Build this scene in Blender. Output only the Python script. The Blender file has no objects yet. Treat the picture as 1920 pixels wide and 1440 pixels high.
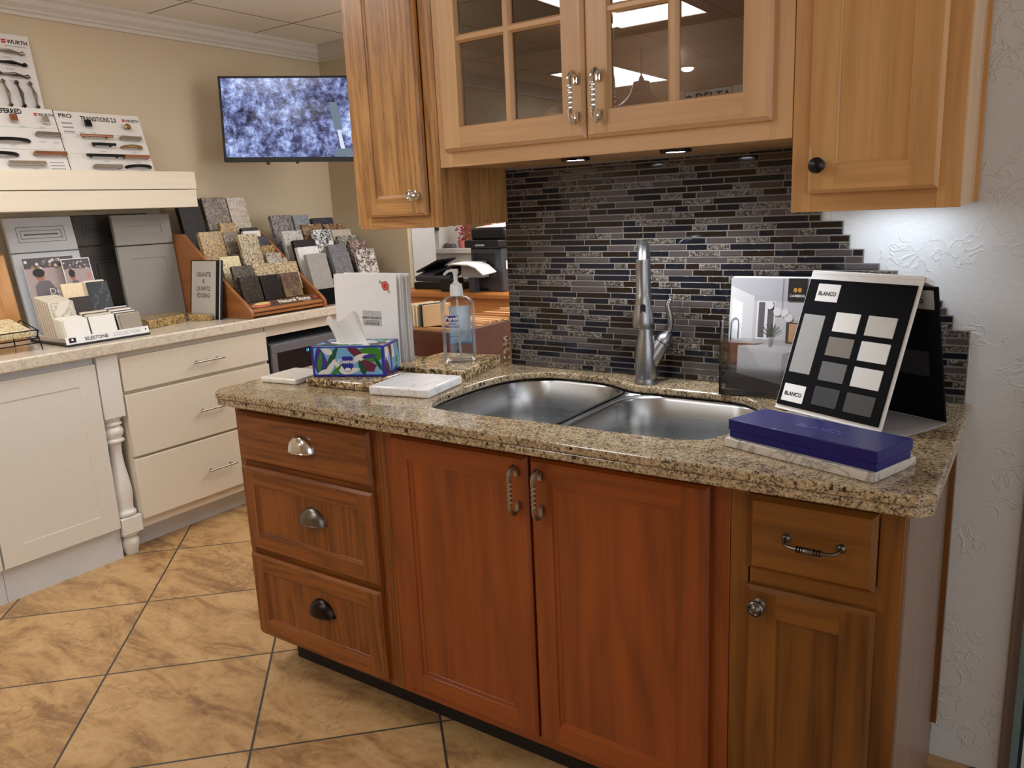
import bpy, bmesh, math, random
from mathutils import Vector, Matrix
random.seed(7)
PI = math.pi
S = bpy.context.scene
COL = S.collection

# ------------------------------------------------------------------ materials
def srgb(r, g, b):
    f = lambda c: (c/255/12.92) if c/255 <= .04045 else ((c/255+.055)/1.055)**2.4
    return (f(r), f(g), f(b), 1)

class NT:
    def __init__(s, name):
        s.m = bpy.data.materials.new(name); s.m.use_nodes = True
        s.t = s.m.node_tree; s.t.nodes.clear()
        s.out = s.t.nodes.new('ShaderNodeOutputMaterial')
    def n(s, typ, props=None, **inp):
        nd = s.t.nodes.new('ShaderNode'+typ)
        for k, v in (props or {}).items(): setattr(nd, k, v)
        for k, v in inp.items():
            k2 = int(k[1:]) if k[0] == '_' and k[1:].isdigit() else k.replace('_', ' ')
            sock = nd.inputs[k2]
            if isinstance(v, bpy.types.NodeSocket): s.t.links.new(v, sock)
            else: sock.default_value = v
        return nd
    def math(s, op, a, b=0.0, c=0.0):
        return s.n('Math', {'operation': op}, _0=a, _1=b, _2=c).outputs[0]
    def ramp(s, fac, stops, const=False):
        nd = s.t.nodes.new('ShaderNodeValToRGB')
        cr = nd.color_ramp
        cr.interpolation = 'CONSTANT' if const else 'LINEAR'
        while len(cr.elements) < len(stops): cr.elements.new(.5)
        for e, (p, c) in zip(cr.elements, stops):
            e.position = p; e.color = c
        s.t.links.new(fac, nd.inputs[0])
        return nd.outputs[0]
    def mix(s, fac, a, b, mode='MIX'):
        nd = s.t.nodes.new('ShaderNodeMix'); nd.data_type = 'RGBA'; nd.blend_type = mode
        for i, v in ((0, fac), (6, a), (7, b)):
            if isinstance(v, bpy.types.NodeSocket): s.t.links.new(v, nd.inputs[i])
            else: nd.inputs[i].default_value = v
        return nd.outputs[2]
    def coord(s, scale=(1, 1, 1), rot=(0, 0, 0), loc=(0, 0, 0), world=False):
        if world: src = s.n('NewGeometry').outputs['Position']
        else: src = s.n('TexCoord').outputs['Object']
        return s.n('Mapping', Vector=src, Scale=scale, Rotation=rot, Location=loc).outputs[0]
    def bump(s, h, strength=.2, dist=.002):
        return s.n('Bump', Height=h, Strength=strength, Distance=dist).outputs[0]
    def bsdf(s, color, rough=.5, metal=0, normal=None, **kw):
        nd = s.n('BsdfPrincipled', Base_Color=color, Roughness=rough, Metallic=metal)
        for k, v in kw.items():
            k = k.replace('_', ' ')
            if isinstance(v, bpy.types.NodeSocket): s.t.links.new(v, nd.inputs[k])
            else: nd.inputs[k].default_value = v
        if normal: s.t.links.new(normal, nd.inputs['Normal'])
        s.t.links.new(nd.outputs[0], s.out.inputs[0])
        return s.m

_pl = {}
def plain(name, rgb, rough=.5, metal=0, **kw):
    k = (name,)
    if k not in _pl:
        t = NT(name)
        n = t.n('TexNoise', Vector=t.coord((1, 1, 1)), Scale=60.0, Detail=3.0).outputs[0]
        c = srgb(*rgb)
        c2 = tuple(x*.92 for x in c[:3])+(1,)
        _pl[k] = t.bsdf(t.mix(n, c, c2), rough, metal, **kw)
    return _pl[k]

def emit(name, rgb, strength):
    t = NT(name)
    e = t.n('Emission', Color=srgb(*rgb), Strength=strength)
    t.t.links.new(e.outputs[0], t.out.inputs[0]); return t.m

def wood(name, light, dark, axis='z', oak=False, rough=.36, seed=0.0, ring=1.0, coat=.12, contrast=1.0):
    t = NT(name)
    ax = {'x': 0, 'y': 1, 'z': 2}[axis]
    def sc(across, along):
        v = [across]*3; v[ax] = along; return tuple(v)
    lo = (seed*1.7, seed*2.3, seed*3.1)
    big = t.n('TexNoise', Vector=t.coord(sc(7, .9), loc=lo), Scale=1.0, Detail=2.0, Distortion=.6).outputs[0]
    mp = t.coord(sc(1, .09 if oak else .12), loc=lo)
    warp = t.n('TexNoise', Vector=mp, Scale=9.0 if oak else 6.0, Detail=2.0).outputs[0]
    rings = t.math('FRACT', t.math('MULTIPLY', warp, 11.0*ring if oak else 6.0*ring))
    rings = t.math('PINGPONG', rings, .5)
    rings = t.math('MULTIPLY', rings, 2.0)
    fine = t.n('TexNoise', Vector=t.coord(sc(420 if oak else 250, 9), loc=lo), Scale=1.0, Detail=3.0).outputs[0]
    pores = t.n('TexNoise', Vector=t.coord(sc(700, 22), loc=lo), Scale=1.0, Detail=1.0).outputs[0]
    f = t.math('MULTIPLY', t.math('POWER', rings, 1.6), .20 if oak else .14)
    f = t.math('ADD', f, t.math('MULTIPLY', big, .34*contrast))
    mid = t.n('TexNoise', Vector=t.coord(sc(135 if oak else 60, 2.6), loc=lo), Scale=1.0, Detail=2.0).outputs[0]
    f = t.math('ADD', f, t.math('MULTIPLY', fine, .30 if oak else .18))
    f = t.math('ADD', f, t.math('MULTIPLY', t.math('SUBTRACT', mid, .5), .75 if oak else .30))
    c = t.ramp(f, [(.22, srgb(*light)), (.76 if oak else .58, srgb(*dark))])
    if oak:
        pm = t.ramp(t.math('MULTIPLY', t.math('SUBTRACT', pores, .5), rings), [(.03, (0, 0, 0, 1)), (.12, (1, 1, 1, 1))])
        c = t.mix(t.math('MULTIPLY', pm, .5), c, srgb(*[x*.55 for x in dark]))
    h = t.math('ADD', fine, rings)
    return t.bsdf(c, rough, 0, t.bump(h, .08 if oak else .03, .001), Coat_Weight=coat, Coat_Roughness=.18)

def woodset(base, light, dark, oak, seed, **kw):
    return {a: wood(base+'_'+a, light, dark, a, oak, seed=seed, **kw) for a in 'xyz'}

def granite(name, stops, scale=190.0, rough=.24, patch=None, warp=.004, bumpy=0, blotch=None, coat=0.0):
    t = NT(name)
    co = t.coord()
    nz = t.n('TexNoise', Vector=co, Scale=scale*.7, Detail=2.0)
    off = t.n('VectorMath', {'operation': 'MULTIPLY_ADD'}, _0=nz.outputs['Color'], _1=(warp*2,)*3, _2=co).outputs[0]
    v = t.n('TexVoronoi', {'feature': 'F1'}, Vector=off, Scale=scale)
    r = t.n('SeparateColor', Color=v.outputs['Color']).outputs[0]
    big = t.n('TexNoise', Vector=co, Scale=scale*.13, Detail=3.0).outputs[0]
    r = t.math('ADD', r, t.math('MULTIPLY', t.math('SUBTRACT', big, .5), .7))
    c = t.ramp(r, stops, const=True)
    v2 = t.n('TexVoronoi', {'feature': 'F1'}, Vector=off, Scale=scale*2.1)
    r2 = t.n('SeparateColor', Color=v2.outputs['Color']).outputs[1]
    c2 = t.ramp(r2, stops, const=True)
    c = t.mix(.28, c, c2)
    if patch:
        pn = t.n('TexNoise', Vector=co, Scale=14.0, Detail=4.0, Roughness=.65).outputs[0]
        c = t.mix(t.ramp(pn, [(.45, (0, 0, 0, 1)), (.62, (.6, .6, .6, 1))]), c, srgb(*patch))
    if blotch:
        v3 = t.n('TexVoronoi', {'feature': 'F1'}, Vector=off, Scale=blotch)
        d = t.math('SUBTRACT', t.n('SeparateColor', Color=v3.outputs['Color']).outputs[2], .84)
        k = t.math('MULTIPLY', t.math('GREATER_THAN', d, 0.0), t.math('LESS_THAN', v3.outputs['Distance'], .30))
        c = t.mix(k, c, srgb(30, 27, 26))
    nrm = None
    if bumpy: nrm = t.bump(t.n('TexNoise', Vector=co, Scale=120.0, Detail=4.0).outputs[0], bumpy, .004)
    return t.bsdf(c, rough, 0, nrm, Coat_Weight=coat, Coat_Roughness=.05)

def marble(name, base, vein, scale=6.0, width=.02, rough=.2, amount=.6, speck=None):
    t = NT(name); co = t.coord()
    n = t.n('TexNoise', Vector=co, Scale=scale, Detail=5.0, Roughness=.6, Distortion=1.2).outputs[0]
    d = t.math('ABSOLUTE', t.math('SUBTRACT', n, .5))
    k = t.ramp(d, [(0, (amount,)*3+(1,)), (width, (0, 0, 0, 1))])
    cl = t.n('TexNoise', Vector=co, Scale=scale*2.3, Detail=3.0).outputs[0]
    c = t.mix(t.math('MULTIPLY', cl, .35), srgb(*base), srgb(*[(a*2+b)/3 for a, b in zip(base, vein)]))
    c = t.mix(k, c, srgb(*vein))
    if speck:
        s = t.n('TexNoise', Vector=co, Scale=90.0, Detail=3.0).outputs[0]
        c = t.mix(t.ramp(s, [(.55, (0, 0, 0, 1)), (.7, (.7, .7, .7, 1))]), c, srgb(*speck))
    return t.bsdf(c, rough)

def G(*a): return [(p, srgb(*c)) for p, c in a]

M = {}
# cabinet woods
RED = woodset('red_oak_stain', (140, 78, 28), (80, 38, 12), True, 3.0)
CHR = woodset('cherry_stain', (150, 74, 24), (98, 42, 12), False, 5.0, contrast=1.25)
ALD = woodset('brown_alder', (134, 84, 30), (78, 43, 12), False, 8.0, contrast=1.4)
OAK = woodset('honey_oak', (210, 158, 98), (142, 94, 50), True, 1.0)
MPL = woodset('maple', (222, 182, 134), (188, 140, 92), False, 2.0, ring=.8)
MPR = woodset('honey_maple', (212, 164, 106), (168, 118, 68), False, 6.0, ring=1.0)
RCK = woodset('orange_wood', (168, 108, 60), (124, 74, 38), False, 9.0)
M['veneer'] = wood('pale_veneer', (136, 112, 94), (110, 88, 72), 'z', seed=4.0, rough=.45)
M['toe'] = plain('black_toe', (18, 12, 12), .6)
M['groove'] = plain('dark_groove', (40, 24, 14), .8)
# painted
M['white'] = plain('white_paint', (233, 229, 218), .38)
M['whitew'] = plain('cream_panel', (231, 222, 204), .4)
M['plinth'] = plain('plinth_paint', (216, 220, 222), .5)
M['post'] = plain('post_paint', (236, 234, 228), .32)
M['grout'] = plain('grout', (138, 132, 126), .9)
M['black'] = plain('black_plastic', (17, 17, 19), .45)
M['blackm'] = plain('black_matte', (12, 12, 16), .8, Specular_IOR_Level=.12)
M['dgrey'] = plain('dark_grey_plastic', (62, 64, 72), .45)
M['grey'] = plain('grey_plastic', (150, 150, 150), .5)
M['paper'] = plain('white_paper', (236, 236, 236), .75)
M['paperw'] = plain('cream_paper', (240, 232, 218), .75)
M['ink'] = plain('ink', (28, 28, 32), .7)
M['red'] = plain('red_print', (190, 40, 36), .6)
M['chrome'] = plain('chrome', (225, 225, 225), .08, 1)
M['nickel'] = plain('satin_nickel', (170, 164, 154), .28, 1)
M['pewter'] = plain('pewter', (118, 112, 104), .32, 1)
M['bronze'] = plain('dark_bronze', (52, 46, 46), .3, 1)
M['gold'] = plain('rose_gold', (190, 140, 110), .25, 1)
M['brass'] = plain('brass', (180, 150, 100), .3, 1)
M['blackmetal'] = plain('black_metal', (22, 22, 24), .35, .6)
M['blue'] = plain('navy_board', (24, 22, 104), .3, Specular_IOR_Level=.3)
M['orangebox'] = plain('orange_cardboard', (190, 110, 60), .7)

def steel():
    t = NT('brushed_steel')
    n = t.n('TexNoise', Vector=t.coord((6, 6, 400)), Scale=1.0, Detail=2.0).outputs[0]
    return t.bsdf(srgb(188, 190, 192), t.math('MULTIPLY_ADD', n, .05, .24), 1.0)
M['steel'] = steel()
def steelv():
    t = NT('brushed_nickel_faucet')
    n = t.n('TexNoise', Vector=t.coord((60, 60, 900)), Scale=1.0, Detail=2.0).outputs[0]
    return t.bsdf(srgb(160, 160, 162), t.math('MULTIPLY_ADD', n, .12, .24), 1.0)
M['faucet'] = steelv()

# stones
M['counter'] = granite('tan_speckled_granite', G((0, (28, 25, 24)), (.13, (84, 72, 60)), (.24, (138, 122, 100)), (.38, (176, 154, 120)), (.55, (188, 166, 132)), (.74, (158, 132, 98)), (.86, (200, 184, 154))), 260, .12, blotch=52.0, coat=.3)
M['slab'] = granite('gold_brown_granite', G((0, (24, 20, 18)), (.22, (84, 62, 44)), (.38, (150, 122, 84)), (.55, (196, 168, 118)), (.72, (130, 104, 80)), (.84, (214, 196, 156))), 130, .1, warp=.01)
M['quartz'] = marble('cream_quartz_top', (226, 216, 198), (164, 148, 132), 16, .03, .15, .5, (190, 176, 158))
M['wmarble'] = marble('white_quartz', (234, 232, 232), (150, 150, 160), 5, .006, .12, .7)
M['mslab'] = marble('grey_fleck_quartz', (216, 210, 200), (128, 122, 118), 16, .05, .2, .7)

def floor_mat():
    t = NT('slate_floor_tile')
    p = t.n('NewGeometry').outputs['Position']
    sp = t.n('SeparateXYZ', Vector=p)
    x, y = sp.outputs[0], sp.outputs[1]
    a = t.math('DIVIDE', t.math('ADD', t.math('ADD', t.math('MULTIPLY', x, .7108), t.math('MULTIPLY', y, .7034)), .935), .512)
    b = t.math('DIVIDE', t.math('SUBTRACT', t.math('ADD', t.math('MULTIPLY', x, -.7034), t.math('MULTIPLY', y, .7108)), 2.485), .496)
    ia, ib = t.math('FLOOR', a), t.math('FLOOR', b)
    ea = t.math('PINGPONG', a, .5); eb = t.math('PINGPONG', b, .5)
    e = t.math('MINIMUM', ea, eb)
    g = t.math('LESS_THAN', e, .0068)
    cid = t.n('CombineXYZ', X=ia, Y=ib, Z=0.0).outputs[0]
    wn = t.n('TexWhiteNoise', {'noise_dimensions': '3D'}, Vector=cid)
    off = t.n('VectorMath', {'operation': 'MULTIPLY_ADD'}, _0=wn.outputs['Color'], _1=(9, 9, 9), _2=p).outputs[0]
    st = t.n('Mapping', Vector=off, Rotation=(0, 0, .5), Scale=(2.2, 6.5, 1)).outputs[0]
    n1 = t.n('TexNoise', Vector=st, Scale=1.2, Detail=10.0, Roughness=.7, Distortion=.9).outputs[0]
    n2 = t.n('TexNoise', Vector=off, Scale=40.0, Detail=4.0).outputs[0]
    f = t.math('ADD', t.math('MULTIPLY', n1, .85), t.math('MULTIPLY', n2, .15))
    c = t.ramp(f, [(.30, srgb(104, 78, 52)), (.42, srgb(150, 114, 74)), (.50, srgb(180, 142, 94)), (.60, srgb(196, 160, 112)), (.72, srgb(156, 122, 84))])
    cr = t.n('TexNoise', Vector=off, Scale=1.7, Detail=7.0, Roughness=.6, Distortion=.4).outputs[0]
    crk = t.math('ABSOLUTE', t.math('SUBTRACT', cr, .5))
    ck = t.ramp(crk, [(0, (.6, .6, .6, 1)), (.0028, (0, 0, 0, 1))])
    c = t.mix(ck, c, srgb(110, 78, 48))
    c = t.mix(g, c, srgb(66, 62, 56))
    h = t.math('SUBTRACT', t.math('MULTIPLY', f, .6), t.math('MULTIPLY', g, .5))
    rough = t.math('MULTIPLY_ADD', n1, .2, .28)
    return t.bsdf(c, rough, 0, t.bump(h, .8, .004))
M['floor'] = floor_mat()

def wall_mat(name, rgb, strength=.35, rough=.7):
    t = NT(name); p = t.coord(world=True)
    w = t.n('TexNoise', Vector=p, Scale=22.0, Detail=3.0, Distortion=.8).outputs[0]
    k = t.math('ABSOLUTE', t.math('SUBTRACT', w, .5))
    msk = t.n('TexNoise', Vector=p, Scale=5.0, Detail=2.0).outputs[0]
    rid = t.math('MULTIPLY', t.math('SUBTRACT', 1.0, t.math('MINIMUM', t.math('MULTIPLY', k, 26.0), 1.0)), t.math('MULTIPLY', t.math('GREATER_THAN', msk, .53), .6))
    f = t.n('TexNoise', Vector=p, Scale=70.0, Detail=3.0).outputs[0]
    h = t.math('ADD', rid, t.math('MULTIPLY', f, .5))
    return t.bsdf(srgb(*rgb), rough, 0, t.bump(h, strength, .004))
M['wallw'] = wall_mat('white_textured_wall', (214, 216, 216), .5, .5)
M['wallb'] = wall_mat('beige_wall', (208, 190, 160), .06)
M['wall2'] = wall_mat('pale_grey_wall', (222, 220, 214), .3)
M['trim'] = plain('crown_paint', (218, 210, 198), .5)

def ceil_mat():
    t = NT('ceiling_tile')
    p = t.n('NewGeometry').outputs['Position']
    sp = t.n('SeparateXYZ', Vector=p)
    a = t.math('PINGPONG', t.math('DIVIDE', t.math('ADD', sp.outputs[0], 3.52), .61), .5)
    b = t.math('PINGPONG', t.math('DIVIDE', t.math('SUBTRACT', sp.outputs[1], 2.49), .635), .5)
    g = t.math('LESS_THAN', t.math('MINIMUM', a, b), .007)
    n = t.n('TexNoise', Vector=p, Scale=190.0, Detail=3.0).outputs[0]
    c = t.mix(t.ramp(n, [(.3, (1, 1, 1, 1)), (.42, (0, 0, 0, 1))]), srgb(248, 245, 238), srgb(234, 229, 220))
    return t.bsdf(t.mix(g, c, srgb(104, 98, 90)), .9)
M['ceil'] = ceil_mat()

def glass_thin(name, tint=(1, 1, 1, 1), refl=1.0):
    t = NT(name)
    tr = t.n('BsdfTransparent', Color=tint)
    gl = t.n('BsdfGlossy', Roughness=.0, Color=(1, 1, 1, 1))
    fr = t.n('Fresnel', IOR=1.52).outputs[0]
    f = t.math('MINIMUM', t.math('MULTIPLY', fr, refl), 1.0)
    mx = t.n('MixShader', _0=f, _1=tr.outputs[0], _2=gl.outputs[0])
    t.t.links.new(mx.outputs[0], t.out.inputs[0]); return t.m
M['pane'] = glass_thin('clear_pane', (.95, .94, .93, 1), 1.25)
M['acrylic'] = glass_thin('clear_acrylic', (.93, .94, .95, 1), 1.6)
def clearplastic(name, col, rough=.03, ior=1.2):
    t = NT(name)
    return t.bsdf(col, rough, 0, Transmission_Weight=1.0, IOR=ior)
M['bottle'] = glass_thin('clear_bottle_plastic', (.98, .99, .99, 1), .7)
M['gel'] = glass_thin('clear_gel', (.95, .97, .99, 1), .5)

def tissue_mat():
    t = NT('tissue_paper')
    a = t.n('BsdfDiffuse', Color=srgb(253, 253, 253)); b = t.n('BsdfTranslucent', Color=srgb(253, 253, 253))
    mx = t.n('MixShader', _0=.4, _1=a.outputs[0], _2=b.outputs[0])
    t.t.links.new(mx.outputs[0], t.out.inputs[0]); return t.m
M['tissue'] = tissue_mat()

def leafprint(name):
    t = NT(name); co = t.coord((1, 1, 1))
    w = t.n('TexNoise', Vector=co, Scale=14.0, Detail=1.0).outputs['Color']
    off = t.n('VectorMath', {'operation': 'MULTIPLY_ADD'}, _0=w, _1=(.05, .05, .05), _2=co).outputs[0]
    v = t.n('TexVoronoi', {'feature': 'F1'}, Vector=t.n('Mapping', Vector=off, Rotation=(0, .7, .3), Scale=(1, 1, .45)).outputs[0], Scale=42.0)
    r = t.n('SeparateColor', Color=v.outputs['Color']).outputs[0]
    c = t.ramp(r, G((0, (34, 92, 44)), (.2, (112, 170, 214)), (.42, (226, 226, 220)), (.56, (28, 92, 84)), (.68, (70, 52, 140)), (.8, (100, 34, 66)), (.88, (60, 134, 40))), const=True)
    return t.bsdf(c, .35)
M['leaf'] = leafprint('leaf_print')
M['kblue'] = plain('box_blue', (40, 44, 150), .35)

def tvscreen():
    t = NT('tv_picture'); co = t.coord()
    a = t.n('TexNoise', Vector=co, Scale=26.0, Detail=9.0, Roughness=.75, Distortion=.35).outputs[0]
    b = t.n('TexNoise', Vector=co, Scale=5.0, Detail=3.0, Distortion=1.0).outputs[0]
    f = t.math('ADD', t.math('MULTIPLY', a, .8), t.math('MULTIPLY', b, .42))
    c = t.ramp(f, G((.46, (20, 20, 34)), (.56, (74, 76, 110)), (.66, (128, 142, 188)), (.78, (200, 218, 248))))
    e = t.n('Emission', Color=c, Strength=1.0)
    gl = t.n('BsdfGlossy', Roughness=.1, Color=(.015, .015, .015, 1))
    ad = t.n('AddShader', _0=e.outputs[0], _1=gl.outputs[0])
    t.t.links.new(ad.outputs[0], t.out.inputs[0]); return t.m
M['tv'] = tvscreen()

# ------------------------------------------------------------------ mesh building
I4 = Matrix.Identity(4)
def frame(o, r, u):
    r = Vector(r).normalized(); u = Vector(u); u = (u-r*u.dot(r)).normalized(); n = r.cross(u)
    m = Matrix.Identity(4)
    for i in range(3):
        m[i][0], m[i][1], m[i][2], m[i][3] = r[i], u[i], n[i], o[i]
    return m
def T(x, y, z): return Matrix.Translation((x, y, z))
def RZ(a, o=(0, 0, 0)): return T(*o) @ Matrix.Rotation(math.radians(a), 4, 'Z')

_text_cache = {}
def text_geo(body, size, bold=0):
    k = (body, bold)
    if k not in _text_cache:
        cu = bpy.data.curves.new('t', 'FONT'); cu.body = body; cu.size = 1; cu.offset = bold
        cu.resolution_u = 2
        o = bpy.data.objects.new('t', cu); COL.objects.link(o)
        bpy.context.view_layer.update()
        me = bpy.data.meshes.new_from_object(o.evaluated_get(bpy.context.evaluated_depsgraph_get()))
        V = [v.co.copy() for v in me.vertices]; F = [list(p.vertices) for p in me.polygons]
        bpy.data.objects.remove(o); bpy.data.curves.remove(cu); bpy.data.meshes.remove(me)
        if V:
            x0 = min(v.x for v in V); x1 = max(v.x for v in V)
        else: x0 = x1 = 0
        _text_cache[k] = (V, F, x0, x1)
    return _text_cache[k]

class MB:
    def __init__(s, M=None): s.v = []; s.f = []; s.m = []; s.mats = []; s.M = M or I4
    def mi(s, mat):
        if mat not in s.mats: s.mats.append(mat)
        return s.mats.index(mat)
    def add(s, V, F, mat, M=None):
        X = s.M @ M if M else s.M
        b = len(s.v); i = s.mi(mat)
        s.v += [X @ Vector(p) for p in V]
        for f in F: s.f.append([b+k for k in f]); s.m.append(i)
        return s
    def box(s, x0, x1, y0, y1, z0, z1, mat, M=None):
        V = [(x, y, z) for z in (z0, z1) for y in (y0, y1) for x in (x0, x1)]
        F = [(0, 2, 3, 1), (4, 5, 7, 6), (0, 1, 5, 4), (2, 6, 7, 3), (0, 4, 6, 2), (1, 3, 7, 5)]
        return s.add(V, F, mat, M)
    def frus(s, a, b, z0, z1, mat, M=None):
        # rectangle a=(x0,x1,y0,y1) at z0 to rectangle b at z1
        V = [(a[0], a[2], z0), (a[1], a[2], z0), (a[1], a[3], z0), (a[0], a[3], z0), (b[0], b[2], z1), (b[1], b[2], z1), (b[1], b[3], z1), (b[0], b[3], z1)]
        F = [(3, 2, 1, 0), (4, 5, 6, 7), (0, 1, 5, 4), (1, 2, 6, 5), (2, 3, 7, 6), (3, 0, 4, 7)]
        return s.add(V, F, mat, M)
    def prism(s, pts, z0, z1, mat, M=None):
        n = len(pts)
        V = [(p[0], p[1], z0) for p in pts]+[(p[0], p[1], z1) for p in pts]
        F = [tuple(range(n))[::-1], tuple(range(n, 2*n))]+[(i, (i+1) % n, n+(i+1) % n, n+i) for i in range(n)]
        return s.add(V, F, mat, M)
    def poly(s, pts, mat, z=0, M=None):
        return s.add([(p[0], p[1], z) for p in pts], [tuple(range(len(pts)))], mat, M)
    def loft(s, rings, mat, M=None, cap0=True, cap1=True):
        n = len(rings[0]); V = [p for r in rings for p in r]; F = []
        for k in range(len(rings)-1):
            for i in range(n):
                F.append((k*n+i, k*n+(i+1) % n, (k+1)*n+(i+1) % n, (k+1)*n+i))
        if cap0: F.append(tuple(range(n))[::-1])
        if cap1: F.append(tuple(range((len(rings)-1)*n, len(rings)*n)))
        return s.add(V, F, mat, M)
    def lathe(s, prof, mat, M=None, seg=24, sy=1.0):
        rings = [[(max(r, 1e-5)*math.cos(2*PI*i/seg), sy*max(r, 1e-5)*math.sin(2*PI*i/seg), h) for i in range(seg)] for r, h in prof]
        return s.loft(rings, mat, M)
    def tube(s, path, rad, mat, seg=10, M=None, flat=1.0):
        P = [Vector(p) for p in path]; rings = []
        up = Vector((0, 0, 1))
        prevn = None
        for i, p in enumerate(P):
            d = (P[min(i+1, len(P)-1)]-P[max(i-1, 0)]).normalized()
            if prevn is None:
                a = Vector((0, 0, 1)) if abs(d.z) < .9 else Vector((1, 0, 0))
                nrm = d.cross(a).normalized()
            else:
                nrm = (prevn-d*prevn.dot(d)).normalized()
            prevn = nrm; bn = d.cross(nrm)
            r = rad[i] if isinstance(rad, (list, tuple)) else rad
            rings.append([tuple(p+nrm*r*math.cos(2*PI*k/seg)+bn*r*flat*math.sin(2*PI*k/seg)) for k in range(seg)])
        return s.loft(rings, mat, M)
    def text(s, body, size, x, y, mat, z=.0004, align='l', bold=0, M=None, sx=1.0):
        V, F, x0, x1 = text_geo(body, size, bold)
        off = {'l': 0, 'c': -(x0+x1)/2, 'r': -x1}[align]
        return s.add([((p.x+off)*size*sx+x, p.y*size+y, z) for p in V], F, mat, M)
    def disc(s, x, y, rx, ry, mat, z=.0003, n=20, M=None):
        return s.poly([(x+rx*math.cos(2*PI*i/n), y+ry*math.sin(2*PI*i/n)) for i in range(n)], mat, z, M)
    def build(s, name, parent=None, origin=None, bevel=0, smooth=35, segs=2, **props):
        me = bpy.data.meshes.new(name)
        if parent is not None:
            base = WL[parent]
        elif origin is not None: base = Vector(origin)
        else:
            xs = [v.x for v in s.v]; ys = [v.y for v in s.v]; zs = [v.z for v in s.v]
            base = Vector(((min(xs)+max(xs))/2, (min(ys)+max(ys))/2, min(zs)))
        me.from_pydata([tuple(v-base) for v in s.v], [], s.f)
        me.update()
        bm = bmesh.new(); bm.from_mesh(me)
        for f, i in zip(bm.faces, s.m): f.material_index = i; f.smooth = smooth > 0
        bmesh.ops.recalc_face_normals(bm, faces=bm.faces)
        if smooth:
            lim = math.radians(smooth)
            for e in bm.edges:
                if len(e.link_faces) != 2 or e.calc_face_angle(0) > lim: e.smooth = False
        bm.to_mesh(me); bm.free()
        for mt in s.mats: me.materials.append(mt)
        o = bpy.data.objects.new(name, me); COL.objects.link(o)
        if parent is not None:
            o.parent = parent
        else: o.location = base
        WL[o] = base
        if bevel:
            b = o.modifiers.new('bevel', 'BEVEL'); b.width = bevel; b.segments = segs; b.limit_method = 'ANGLE'; b.angle_limit = math.radians(40); b.harden_normals = False
        for k, v in props.items(): o[k] = v
        return o
WL = {}
def thing(name, label, cat, loc, group=None):
    o = bpy.data.objects.new(name, None); COL.objects.link(o); o.location = loc; o.empty_display_size = .05
    o['label'] = label; o['category'] = cat
    if group: o['group'] = group
    WL[o] = Vector(loc); return o
def L(label, cat, group=None):
    d = {'label': label, 'category': cat}
    if group: d['group'] = group
    return d
ST = {'kind': 'structure'}

def catmull(pts, n=6, closed=True):
    out = []; N = len(pts)
    for i in range(N if closed else N-1):
        g = lambda k: Vector(pts[k % N]) if closed else Vector(pts[max(0, min(N-1, k))])
        p0, p1, p2, p3 = g(i-1), g(i), g(i+1), g(i+2)
        for k in range(n):
            t = k/n
            out.append(tuple(.5*((2*p1)+(-p0+p2)*t+(2*p0-5*p1+4*p2-p3)*t*t+(-p0+3*p1-3*p2+p3)*t**3)))
    if not closed: out.append(tuple(pts[-1]))
    return out
def rrect(x0, x1, y0, y1, r, n=6):
    out = []
    for cx, cy, a0 in ((x1-r, y1-r, 0), (x0+r, y1-r, 90), (x0+r, y0+r, 180), (x1-r, y0+r, 270)):
        for k in range(n+1):
            a = math.radians(a0+90*k/n); out.append((cx+r*math.cos(a), cy+r*math.sin(a)))
    return out
def boolean_cut(o, cutters):
    for c in cutters:
        md = o.modifiers.new('cut', 'BOOLEAN'); md.object = c; md.operation = 'DIFFERENCE'; md.solver = 'EXACT'
    bpy.context.view_layer.update()
    me = bpy.data.meshes.new_from_object(o.evaluated_get(bpy.context.evaluated_depsgraph_get()))
    o.modifiers.clear(); old = o.data; o.data = me
    for c in cutters: bpy.data.objects.remove(c)

# ------------------------------------------------------------------ room
WY = 2.018       # face of the sink wall
LX = -3.90       # left wall
BY = 3.64        # beige back wall
CZ = 2.41
MB().box(-6, 3, -5.5, 6, -.05, 0, M['floor']).build('floor', **ST)
MB().box(-6, 3, -5.5, 6, CZ, CZ+.05, M['ceil']).build('ceiling', **ST)
MB().box(LX-.12, LX, -5.5, BY+.2, 0, CZ, M['wallb']).build('wall_left', **ST)
MB().box(LX, -3.275, BY, BY+.24, 0, CZ, M['wallb']).build('wall_back', **ST)
MB().box(-3.275, -3.262, BY+.03, BY+.24, 0, CZ, M['wallw']).build('trim_1', bevel=.006, **ST)  # end of the beige wall made white: rear daylight put into its colour
w = MB(); w.box(-1.41, -.036, WY, WY+.13, 0, CZ, M['wallw'])
w.box(-1.74, -1.41, WY, WY+.13, 1.38, CZ, M['wallw'])
w.build('wall_right', **ST)
MB().box(-6, 3, -5.5, -5.4, 0, CZ, M['wallb']).build('wall_front', **ST)
# door jamb strip and glass panel edge at the far right
MB().box(-.036, -.012, WY-.008, WY+.13, 0, CZ, plain('jamb_brown', (146, 132, 126), .5)).build('trim_2', bevel=.003, **ST)
gd = thing('glass_partition', 'tall green-edged glass panel standing right of the white wall', 'glass panel', (.02, 1.98, 0))
MB().box(-.0135, .001, 1.985, 1.999, 0, 2.3, plain('glass_edge_green', (104, 132, 134), .2)).build('edge_strip', gd)
MB().box(.001, .009, 1.985, 1.999, 0, 2.3, plain('dark_gasket', (20, 42, 46), .4)).build('gasket', gd)
MB().box(.009, .5, 1.985, 1.999, 0, 2.3, plain('white_panel', (225, 228, 232), .4)).build('panel', gd)
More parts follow.
